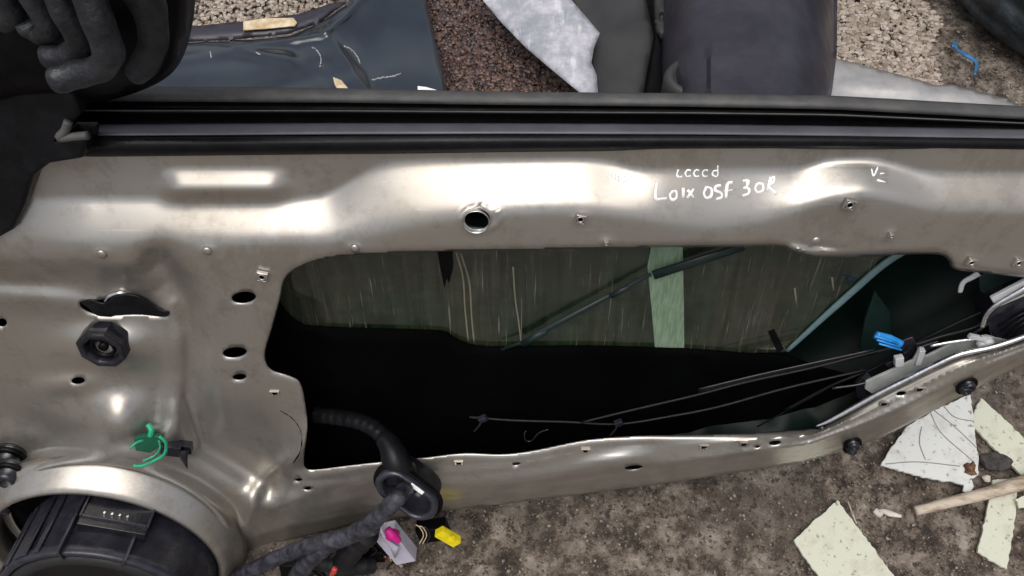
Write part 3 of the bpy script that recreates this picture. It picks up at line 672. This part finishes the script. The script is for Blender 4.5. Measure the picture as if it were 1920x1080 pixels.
# green clip and black spike
m = MB(); h = .006
m.prism([DP(x, y, h) for x, y in ((250, 822), (262, 818), (284, 817), (302, 821), (298, 838), (282, 850), (254, 846))], -N_*.005)
MT['green_dark'] = pmat('dark green plastic', (.003, .07, .035), .4)
gc = m.build('green_clip', 'green_dark', door, smooth=False, bev=.001)
m = MB(); m.tube([DP(x, y, h+.012) for x, y in ((299, 818), (311, 830), (309, 850), (292, 862), (268, 873), (250, 873))], .0017, seg=8)
m.tube([DP(x, y, h+.012) for x, y in ((298, 826), (300, 840), (290, 854), (268, 864))], .0010, seg=8)
m.tube([DP(x, y, h+.012) for x, y in ((243, 841), (256, 830), (268, 826))], .0012, seg=8); m.build('clip_loop', 'green', gc)
m = MB(); m.tube([DP(278, 796, .003), DP(284, 806, .006), DP(282, 818, .006)], .003, seg=8); m.build('clip_stem', 'green', gc)
m = MB(); m.box(DP(322, 842, .005), .010, .007, .004, rot=-.2); m.box(DP(345, 838, .006), .008, .006, .004, rot=-.2)
m.tube([DP(344, 842, .010), DP(345, 858, .014), DP(351, 878, .016)], [.006, .004, .0004], seg=8, smooth=False)
m.build('black_clip', 'gloss', door, bev=.001)

# wiring
hr = MB(); pts = [D(590, 778, -.035), D(630, 782, -.03), D(672, 790, -.02), D(705, 806, -.008), D(728, 832, .006), D(742, 862, .018), D(752, 892, .025)]
c = crom(np.array(pts), 12); rr = np.array([.0088+.0003*math.sin(i*1.35) for i in range(len(c))]); rr[-30:] = np.linspace(.010, .0185, 30)
hr.tube(c, rr, seg=18, smooth=False); harness = hr.build('wiring_harness', 'satin', door)
ga, gb = D(724, 892, .030), D(806, 952, .046)
m = MB(); gm = (ga+gb)/2; dirv = gb-ga; ln = np.linalg.norm(dirv)/2; dirv /= np.linalg.norm(dirv)
nrm = np.cross(dirv, np.array([.25, .55, -.75])); 
axd = np.array([-.30, -.45, .55]); axd -= dirv*(axd@dirv); axd /= np.linalg.norm(axd); sid = np.cross(axd, dirv)
def stad(r, l, n=12):
    o = []
    for k in range(n+1): q = -math.pi/2+math.pi*k/n; o.append((l+r*math.cos(q), r*math.sin(q)))
    for k in range(n+1): q = math.pi/2+math.pi*k/n; o.append((-l+r*math.cos(q), r*math.sin(q)))
    return o
def oval(prof, name, mat, par):
    m = MB(); n = 26
    for (r, l, h) in prof:
        m.v += [tuple(gm+(dirv*a+sid*b)*.78+axd*h) for a, b in stad(r, l)]
    k = len(prof)
    m.f = [(i*n+j, i*n+(j+1) % n, (i+1)*n+(j+1) % n, (i+1)*n+j) for i in range(k-1) for j in range(n)]
    return m.build(name, mat, par)
L0 = ln*.62
gr = oval([(.018, L0*.7, -.034), (.025, L0*.9, -.026), (.023, L0, -.012), (.0245, L0+.002, -.006), (.025, L0+.004, -.002)], 'grommet', 'rubber', harness)
oval([(.021, L0+.001, -.006), (.026, L0+.004, -.006), (.0275, L0+.006, -.003), (.0275, L0+.006, .001), (.0255, L0+.005, .003), (.0245, L0+.004, .001)], 'grommet_flange', 'black', gr)
oval([(.0245, L0+.004, .000), (.0245, L0+.004, .006), (.0225, L0+.003, .009), (.019, L0+.001, .009), (.0175, L0, .005), (.0165, L0-.001, -.016), (.004, L0*.5, -.018)], 'grommet_frame', 'basket', gr)
m = MB(); m.box(gm+sid*.0165*(1 if (sid@np.array([0, 0, 1.])) > 0 else -1)+axd*.0088+dirv*.002, .008, .0022, .0006, ax=(dirv, sid, axd)); m.build('grommet_mark', 'white', gr, bev=.0004)
def bundle(pts, r, name='taped_cable', seed=0, mat='tape_wrap', par=None):
    c = crom(np.array(pts), 14); rr = np.array([r*(1+.10*noise.noise(Vector((i*.7, seed, 0)))+.06*math.sin(i*.9)) for i in range(len(c))])
    return MB().tube(c, rr, seg=16, smooth=False).build(name, mat, par or harness)
bundle([gm-axd*.01, D(748, 930, .062), D(722, 958, .066), D(690, 985, .062), D(648, 1008, .055), D(590, 1020, .05), (D(520, 1046, .04)), D(455, 1078, .035), D(400, 1110, .03)], .0086, seed=1)
bundle([D(700, 985, .058), D(655, 1004, .052), D(625, 1016, .05), D(592, 1040, .05), D(560, 1075, .05), D(540, 1120, .05)], .0095, seed=4)
bundle([D(690, 1000, .04), D(660, 1030, .035), D(640, 1070, .03), D(640, 1120, .03)], .013, seed=6, mat='rubber')
bundle([D(560, 1030, .02), D(600, 1052, .03), D(650, 1062, .03), D(700, 1060, .02)], .010, seed=8, mat='rubber')
# connectors hanging from the harness
def conn(px, w_, dpx, hw, hh, ht, mat, name, rot):
    m = MB(); o = D(px[0], px[1], w_); m.box(o, hw, hh, ht, rot=rot); return m.build(name, mat, harness, bev=.0012, smooth=False), o
cn, o = conn((742, 1018), .02, 0, .0125, .030, .009, 'connector', 'white_connector', .35)
m = MB(); m.tube([D(712, 988, .034), D(722, 1012, .034), D(740, 1026, .034), D(741, 1046, .034)], [.001, .0022, .005, .001], seg=8, smooth=False, flat=.4); m.build('connector_lever', 'connector', cn)
m = MB(); o = D(736, 1004, .036)
m.ringlathe(o, [(.0075, -.004), (.0075, .003), (.0045, .003), (.004, -.004)], 16); m.tube([D(726, 992, .038), D(736, 1004, .041), D(748, 1014, .041)], [.004, .005, .0035], seg=8); m.build('connector_lock', 'pink', cn)
cn, o = conn((840, 1006), .012, 0, .0065, .015, .005, 'yellow', 'yellow_connector', .75)
m = MB(); m.box(D(833, 1000, .019), .0045, .006, .003, rot=.75); m.box(D(846, 1012, .018), .005, .002, .003, rot=.75); m.build('connector_latch', 'yellow', cn, bev=.0006)
conn((812, 994), -.010, 0, .018, .013, .008, 'black', 'black_connector', .2)
conn((690, 1035), -.004, 0, .020, .040, .010, 'black', 'black_connector', .15)
conn((548, 1068), .02, 0, .012, .02, .008, 'black', 'black_connector', -.1)
conn((830, 1070), -.02, 0, .020, .024, .008, 'black', 'black_connector', -.3)
cn, o = conn((676, 1000), .03, 0, .006, .012, .004, 'pink', 'magenta_connector', -.7)
m = MB(); m.tube([D(626, 1074, .06), D(628, 1066, .06), D(622, 1078, .058)], .003, seg=8); m.build('red_wire', 'red', harness)
for k, (mt) in enumerate(('red', 'yellow', 'basket', 'strip', 'strip', 'basket')):
    a = 762+6*k; dtube('thin_wire', [(a, 978+2*k), (a+8, 990), (a+14, 1004), (a+6, 1020)] if k > 2 else [(728+3*k, 1045), (733+4*k, 1062), (736+6*k, 1090)], .004, .0007, mt, parent=harness)
for k in range(14):
    x0 = 560+random.random()*150; dtube('wire_loop', [(x0, 1010), (x0+random.uniform(-10, 40), 1030), (x0+random.uniform(-20, 40), 1050), (x0+random.uniform(-30, 50), 1085)], random.uniform(.005, .04), random.uniform(.001, .0022), random.choice(['basket', 'rubber', 'satin', 'tape_wrap']), parent=harness)

# handwriting on the ledge, white marker
hw = MB()
def stroke(pts, r=.00135):
    c = crom(np.array(pts, float), 5); hw.tube([DP(x, y, .0001) for x, y in c], [r*random.uniform(.55, 1.3) for _ in range(max(3, len(c)//3))], seg=6, smooth=False, flat=.35)
stroke([(1232, 342), (1229, 360), (1230, 373), (1240, 373), (1250, 372)])
stroke([(1262, 358), (1256, 366), (1260, 375), (1268, 371), (1268, 360), (1262, 358)])
stroke([(1281, 352), (1281, 371)])
stroke([(1289, 356), (1301, 371)]); stroke([(1301, 354), (1288, 372)])
stroke([(1325, 350), (1320, 362), (1324, 371), (1333, 368), (1334, 355), (1325, 350)])
stroke([(1352, 348), (1342, 350), (1342, 358), (1352, 362), (1353, 370), (1342, 374)])
stroke([(1374, 342), (1364, 346), (1361, 372)]); stroke([(1357, 359), (1374, 356)])
stroke([(1392, 340), (1402, 339), (1400, 350), (1394, 352), (1404, 354), (1403, 363), (1392, 368)])
stroke([(1420, 344), (1416, 354), (1421, 361), (1430, 357), (1430, 346), (1420, 344)])
stroke([(1446, 332), (1438, 360)]); stroke([(1440, 340), (1451, 332), (1450, 342), (1441, 350), (1456, 364)])
hw.build('handwriting', 'white', panel)
# the faint row above
hw = MB()
stroke([(1140, 332), (1142, 324), (1146, 333), (1150, 325), (1153, 335)], .0008); stroke([(1160, 330), (1160, 340)], .0008)
stroke([(1175, 329), (1168, 332), (1175, 338), (1168, 342)], .0008); stroke([(1186, 330), (1180, 336), (1188, 340), (1190, 331)], .0008)
hw.build('handwriting', 'white', panel); hw = MB()
for cx_ in (1290, 1306, 1322): stroke([(cx_+5, 320), (cx_-1, 319), (cx_-5, 325), (cx_-2, 331), (cx_+5, 330)], .0008)
stroke([(1272, 318), (1269, 328), (1273, 332), (1279, 331)], .0008); stroke([(1346, 310), (1345, 330), (1336, 328), (1338, 321), (1345, 320)], .0008)
hw.build('handwriting', 'white', panel); hw = MB()
stroke([(1634, 316), (1638, 330), (1646, 314)], .0009); stroke([(1650, 326), (1658, 325)], .0008); stroke([(1644, 338), (1660, 342)], .0012)
hw.build('handwriting', 'white', panel)

# ------------------------------------------------------------------ gloved hand
def hand():
    J = []; E = []; R = []
    def add(px, py, w_, r, par=None):
        J.append(D(px, py, w_)); R.append(r); i = len(J)-1
        if par is not None: E.append((par, i))
        return i
    palm = add(170, -70, .075, .030)
    wrist = add(210, -230, .09, .028, palm); fore = add(260, -420, .11, .036, wrist); add(320, -640, .14, .042, fore)
    def fing(pts):
        p = palm
        q0 = None
        for (x, y, w_, r) in pts:
            if q0: p = add((x+q0[0])/2, (y+q0[1])/2, (w_+q0[2])/2, (r+q0[3])/2*.90, p)
            p = add(x, y, w_, r*1.06, p); q0 = (x, y, w_, r)
    fing([(158, -30, .082, .0104), (184, 40, .082, .0098), (207, 100, .074, .0100), (192, 128, .066, .0092), (150, 138, .064, .0094), (112, 148, .066, .0098), (100, 151, .066, .0092)])    # index
    fing([(96, -40, .072, .0100), (124, 24, .070, .0092), (158, 84, .058, .0092), (130, 104, .046, .0086), (96, 106, .044, .0088), (82, 109, .044, .0082)])        # middle
    fing([(30, -70, .062, .0098), (62, -8, .060, .0088), (98, 52, .048, .0088), (78, 64, .038, .0082), (54, 50, .038, .0086), (46, 38, .038, .0080)])            # ring
    fing([(-40, -80, .050, .0092), (-4, -24, .050, .0082), (26, 28, .038, .0078), (10, 44, .032, .0072), (-8, 34, .030, .0068)])            # little
    fing([(235, -60, .062, .015), (280, 10, .050, .0115), (290, 75, .040, .0098), (272, 122, .036, .0094), (246, 146, .036, .0084)])             # thumb
    me = bpy.data.meshes.new('person'); b = J[0]
    me.from_pydata([tuple(p-b) for p in J], E, []); me.validate()
    o = bpy.data.objects.new('person', me); COL.objects.link(o); o.location = b
    o.modifiers.new('k', 'SKIN'); me.materials.append(MT['glove'])
    if not me.skin_vertices: 
        bm = bmesh.new(); bm.from_mesh(me); bm.verts.layers.skin.verify(); bm.to_mesh(me); bm.free()
    for i, s in enumerate(me.skin_vertices[0].data): s.radius = (R[i], R[i]); s.use_root = (i == 0)
    s = o.modifiers.new('u', 'SUBSURF'); s.levels = 2; s.render_levels = 2; o.modifiers['k'].use_smooth_shade = True
    tag(o, 'hand in a black work glove with curled fingers gripping the mirror housing', 'person')
hand()

# ------------------------------------------------------------------ things behind the door
def gsheet(name, px, zf, mat, label=None, cat=None, spacing=14, thick=.003, sm=0, parent=None, group=None):
    p = smooth_poly(px, sm) if sm else np.array(px, float)
    P2, F = sheet(p, [], spacing); z = zf(P2[:, 0], P2[:, 1], dist_pl(p, P2[:, 0], P2[:, 1], True)); pp = G(P2[:, 0], P2[:, 1], z)
    o = link(name, pp, fix_normals(pp, F, np.array([0, 0, 1.])), mat, parent, thick=thick)
    return tag(o, label, cat, group) if label else o
# dark blue car panel
br = empty('bumper', G(600, 120, .0), 'glossy dark blue car body panel with scratches lying beyond the door', 'car panel')
def zb(X, Y, d):
    z = .05+.035*sramp((Y-70-.02*(X-350))/70., .15)-.02*sramp((X-690)/120., .2)
    z += .012*gauss(X, Y, 620, 60, 60, 90, .6)-.010*gauss(X, Y, 560, 150, 120, 22, -.2)+.008*gauss(X, Y, 470, 95, 90, 14, .15)-.008*gauss(X, Y, 690, 110, 26, 120, -.35)
    for (pl, a_, s_) in (([(440, 82), (540, 76), (600, 66), (650, 30), (690, -20)], .007, 8), ([(600, 40), (630, 90), (680, 160), (700, 200)], .007, 11), ([(560, 100), (600, 130), (640, 190)], -.005, 14), ([(330, 110), (450, 96), (540, 112)], .004, 12)):
        z = z+a_*np.exp(-(dist_pl(pl, X, Y)/s_)**2)
    return z-.012*np.clip(1-d/12, 0, 1)**2
gsheet('panel_shell', [(240, 60), (345, 76), (440, 72), (540, 62), (600, 40), (650, 2), (660, -60), (785, -60), (800, 0), (815, 60), (832, 130), (842, 200), (842, 260), (240, 260)], zb, 'bumper', parent=br, spacing=4)
gsheet('panel_flange', [(240, 58), (352, 50), (455, 40), (560, 26), (628, 4), (648, 4), (600, 42), (540, 64), (440, 74), (345, 79), (240, 76)], lambda X, Y, d: .060-.006*np.clip(1-d/8, 0, 1), 'bumper_flange', parent=br, spacing=8)
sc = MB()
def gs(pts, z, r, mb): mb.tube(G(*crom(np.array(pts, float), 4).T, z), r, seg=6, smooth=False, flat=.4, up=(0, 0, 1))
def zbs(x, y): return float(zb(np.array([x]), np.array([y]), np.array([50.]))[0])
for pts, r in (([(698, 150), (715, 146), (735, 143), (752, 138)], .0013), ([(645, 86), (660, 94), (670, 106), (675, 118)], .0011), ([(585, 88), (596, 96), (602, 110), (600, 124)], .0009), ([(480, 98), (488, 104)], .001), ([(394, 96), (396, 106)], .0009)):
    c = crom(np.array(pts, float), 8); 
    sc = MB()
    for i in range(len(c)-1):
        sc.tube([G(c[i][0], c[i][1], zbs(*c[i])+.0006), G(c[i+1][0], c[i+1][1]+random.uniform(-2, 2), zbs(*c[i+1])+.0006)], r*random.uniform(.5, 1.2), seg=5, smooth=False, flat=.4, up=(0, 0, 1))
    sc.build('scratch', 'white_plast', br)  # pale streaks painted as jagged reflections on the glossy panel
def gslab(name, px, z, th, mat, label=None, cat=None, parent=None, group=None, bev=.0005, tilt=None, rag=0):
    p = np.array(px, float)
    if rag: p = dense(p, 5); p = p+np.array([[noise.noise(Vector((a*.11, b*.11, 0))), noise.noise(Vector((a*.11, b*.11, 9)))] for a, b in p])*rag+rng.uniform(-.5, .5, p.shape)*rag*.35
    pts = G(p[:, 0], p[:, 1], (z if tilt is None else np.array([tilt(a, b) for a, b in p]))+0*p[:, 0])
    o = MB().prism(pts, (0, 0, -th)).build(name, mat, parent, smooth=False, bev=bev)
    return tag(o, label, cat, group) if label else o
gslab('tape_strip', [(456, 40), (498, 34), (550, 33), (557, 42), (553, 48), (500, 53), (456, 56)], .066, .002, 'strip', 'short yellowed strip of tape lying on the flange of the dark blue panel', 'tape')
gslab('leaf', [(624, 144), (640, 150), (655, 168), (636, 170), (628, 160)], .096, .001, 'strip', 'small dry tan leaf on the dark blue panel near the door', 'leaf')
gslab('plastic_chip', [(783, 161), (800, 163), (824, 170), (800, 176), (783, 174)], .098, .0012, 'white', 'tiny bright white plastic chip on the dark blue panel against the door', 'chip')
# clear shard
def zs(X, Y, d): return .075+.00008*(X-905)+.010*np.sin((X+Y)/55)*.4+.006*np.clip(d/20, 0, 1)
gsheet('plastic_shard', [(880, -40), (905, 0), (940, 42), (985, 88), (1040, 135), (1085, 172), (1100, 200), (1122, 200), (1121, 170), (1119, 140), (1109, 118), (1113, 92), (1125, 62), (1096, 28), (1070, -2), (1040, -40)], zs, 'shard',
       'broken sheet of scuffed translucent plastic with a pointed edge beyond the door', 'plastic shard', spacing=9, thick=.004)
# grey plate
def zp(X, Y, d): return .062+.012*sramp((X-1150)/30, .3)+.004*np.clip(d/12, 0, 1)
gsheet('plastic_plate', [(1010, -60), (1208, -60), (1212, 0), (1226, 70), (1214, 130), (1200, 220), (1100, 220), (1110, 60), (1060, -10)], zp, 'liner2', 'flat dark grey plastic plate between the clear shard and the arch liner', 'plastic plate', spacing=10)
# bracket part between
def zq(X, Y, d): return .055+.02*np.clip(d/16, 0, 1)**.5
al = empty('arch_liner', G(1400, 90, 0), 'black scuffed rounded plastic wheel arch liner standing beyond the door', 'arch liner')
def zl(X, Y, d):
    t = np.clip((X-1240)/325, 0, 1); z = .05+.16*np.clip(1-np.abs(2*t-1)**3.2, 0, 1)**.55
    z -= .012*sramp((Y-75)/40., .2)*(X < 1330)
    z += .018*gauss(X, Y, 1272, 130, 34, 38)
    return z*1.0+.004*gauss(X, Y, 1300, 20, 30, 30)
def liner_shell():
    # an upright, rounded shell: columns around a superellipse, extruded towards the door
    m = MB()
def uprib(): pass
gsheet('liner_shell', [(1240, -80), (1568, -80), (1570, 0), (1569, 100), (1560, 172), (1548, 230), (1225, 230), (1235, 100)], zl, 'liner', parent=al, spacing=8)
gsheet('liner_edge', [(1208, -60), (1265, -60), (1262, 40), (1262, 120), (1255, 230), (1190, 230), (1205, 150), (1216, 70)], zq, 'black', parent=al, spacing=8)
gsheet('liner_bracket', [(1222, -40), (1262, -40), (1262, 30), (1258, 60), (1240, 74), (1230, 60), (1226, 10)], lambda X, Y, d: .082+.008*np.clip(d/8, 0, 1)-.012*gauss(X, Y, 1241, 32, 5, 8), 'liner2', parent=al, spacing=5)
def zc(X, Y, d): return .205+.018*np.clip(d/14, 0, 1)**.5
m = MB(); o = G(1292, 150, .155); m.lathe(o, [(.036, -.03), (.036, .0), (.033, .008), (.026, .010), (.022, .002), (0, .002)], 36, ax=(np.array([1., 0, 0]), np.array([0, 1., 0]), np.array([0, 0, 1.]))); m.build('liner_boss', 'liner2', al)
# grey metal strip at the right
def zm(X, Y, d): return .03+.04*sramp((X-1560)/40, .3)*0+.014*np.clip(d/14, 0, 1)**.6+.010*gauss(X, Y, 1680, 165, 110, 16, .1)
gsheet('sill_panel', [(1530, 104), (1580, 112), (1640, 128), (1725, 150), (1752, 160), (1785, 158), (1830, 170), (1870, 180), (1905, 194), (1918, 206), (1920, 260), (1530, 260)], zm, 'grey_metal',
       'scuffed grey metal panel lying flat beyond the right end of the door', 'metal panel', spacing=8)
# tyre
a = G(1776, 0, .03); b = G(1914, 118, .03); mid = (a+b)/2; t = b-a; t[2] = 0; t /= np.linalg.norm(t); nrm = np.array([-t[1], t[0], 0]); 
if nrm[0] < 0: nrm = -nrm
ctr = mid+nrm*(.325-.008); ctr[2] = 0
XYZ = (np.array([1., 0, 0]), np.array([0, 1., 0]), np.array([0, 0, 1.]))
ty = empty('tyre', ctr, 'dark tyre lying flat on the ground in the top right corner', 'tyre')
m = MB(); m.ringlathe(ctr, [(.19, .03), (.20, .012), (.25, .004), (.295, .018), (.313, .035), (.318, .05), (.316, .062), (.322, .066), (.322, .09), (.318, .094), (.318, .106), (.322, .11), (.322, .135), (.318, .139), (.321, .15), (.313, .185), (.292, .208), (.25, .222), (.205, .214), (.19, .19)], 96, ax=XYZ); m.build('tyre_body', 'tyre', ty)
# blue cable tie
m = MB(); MT['blue_dull'] = pmat('faded blue strap', (.008, .07, .20), .5, c2=(.05, .22, .45), scale=150)
gs([(1789, 82), (1794, 92), (1806, 100), (1820, 108), (1831, 118), (1830, 128), (1828, 140)], .010, [.004, .003, .0055, .005, .0025, .002], m)
gs([(1786, 88), (1790, 78), (1796, 76)], .012, .002, m)
tag(m.build('cable_tie', 'blue_dull'), 'bent blue plastic strap on the mud beside the tyre', 'plastic strap')

# ------------------------------------------------------------------ litter on the ground below
grp = 'pale broken pieces on the ground'
o = gslab('broken_tile', [(1652, 872), (1660, 856), (1703, 797), (1760, 765), (1820, 738), (1827, 803), (1835, 860), (1834, 890), (1826, 896), (1820, 898), (1812, 908), (1760, 900), (1713, 890)], .006, .004, 'scrap_w', 'large white cracked triangular tile with a rusty blot at its corner', 'broken tile', rag=2.6, group=grp, tilt=lambda x, y: .006+.00004*(x-1650))
m = MB()
for pts in ([(1728, 800), (1724, 830), (1735, 862)], [(1745, 775), (1765, 812), (1810, 852), (1828, 868)], [(1660, 870), (1720, 866), (1800, 874)], [(1770, 762), (1790, 782), (1826, 790)], [(1752, 770), (1790, 800), (1832, 840)]):
    c = crom(np.array(pts, float), 5); m.tube(G(c[:, 0], c[:, 1], .0064+.00004*(c[:, 0]-1650)), .0006, seg=5, smooth=False, up=(0, 0, 1), flat=.5)
MT['crack'] = pmat('crack dirt', (.22, .21, .19), .8); m.build('crack', 'crack', o)
gsheet('rust_blot', [(1806, 872), (1813, 867), (1820, 869), (1824, 864), (1830, 872), (1828, 882), (1833, 890), (1822, 892), (1815, 889), (1808, 886), (1810, 880)], lambda X, Y, d: .0135+.004*np.clip(d/6, 0, 1), 'mud', parent=o, spacing=4, thick=.001)
gslab('broken_tile', [(1840, 745), (1823, 777), (1825, 800), (1870, 845), (1930, 905), (1985, 900), (1925, 825), (1880, 782)], .005, .004, 'scrap', 'long pale cream strip with a pointed end at the right edge beside the cracked tile', 'broken tile', rag=2.6, group=grp)
gslab('broken_tile', [(1570, 937), (1488, 1013), (1512, 1050), (1560, 1112), (1700, 1112), (1640, 1030)], .005, .004, 'scrap', 'broad pale cream rectangle at the bottom edge, speckled with dirt', 'broken tile', rag=2.6, group=grp)
gslab('broken_tile', [(1862, 900), (1850, 960), (1833, 1035), (1888, 1068), (1900, 1000), (1907, 945), (1908, 895)], .005, .004, 'scrap', 'narrow pale cream strip running under the brown stick', 'broken tile', rag=2.6, group=grp)
gslab('broken_tile', [(1905, 936), (1935, 922), (1945, 955), (1912, 952)], .012, .003, 'scrap', 'small pale cream corner piece below the stick at the right edge', 'broken tile', rag=2.6, group=grp)
gslab('paper_scrap', [(1808, 908), (1822, 898), (1826, 912), (1820, 924), (1806, 921)], .012, .003, 'scrap_w', 'tiny white torn scrap under the corner of the cracked tile', 'scrap')
m = MB(); gs([(1640, 956), (1648, 962), (1655, 958), (1668, 962), (1690, 968)], .006, [.004, .0055, .003, .0045, .002], m)
MT['paper'] = pmat('dirty paper', (.50, .44, .38), .8, c2=(.68, .62, .56)); tag(m.build('paper_scrap', 'paper'), 'small twisted off-white paper scrap left of the stick', 'scrap')
m = MB(); m.tube([G(1716, 958, .012), G(1780, 942, .014), G(1850, 925, .016), (G(1925, 903, .018)), G(2020, 875, .02)], [.0058, .0066, .0075, .009, .0095], seg=12, up=(0, 0, 1))
tag(m.build('stick', 'wood'), 'brown weathered wooden stick lying across the pale strip', 'stick')
m = MB(); m.tube([G(1590, 940, .003), G(1598, 962, .004), G(1606, 982, .003)], .0009, seg=6, up=(0, 0, 1)); tag(m.build('twig', 'wood'), 'thin dark twig beside the broad cream rectangle', 'twig')
MT['stone_dark'] = pmat('dark stone', (.02, .018, .017), .8, c2=(.07, .06, .055), scale=120, dist=.003, bscale=160)
def lump(x, y, rx, ry, rz, mat, name, label, cat):
    bm = bmesh.new(); bmesh.ops.create_icosphere(bm, subdivisions=3, radius=1)
    o = G(x, y, 0); vs = []
    for v in bm.verts:
        n = 1+.35*noise.noise(v.co*1.6+Vector((x, y, 0))); vs.append(o+np.array([v.co.x*rx*n, v.co.y*ry*n, max(-.1, v.co.z)*rz*n+rz*.5]))
    fs = [[v.index for v in f.verts] for f in bm.faces]; bm.free(); return tag(link(name, vs, fs, mat), label, cat)
lump(1866, 868, .020, .013, .005, 'stone_dark', 'stone', 'flat dark grey stone between the cracked tile and the long cream strip', 'stone')  # flat lump coloured dark to stand in for a shadowy wet hole
lump(1848, 898, .005, .005, .004, 'paper', 'pebble', 'small pale round pebble below the flat dark stone', 'pebble')
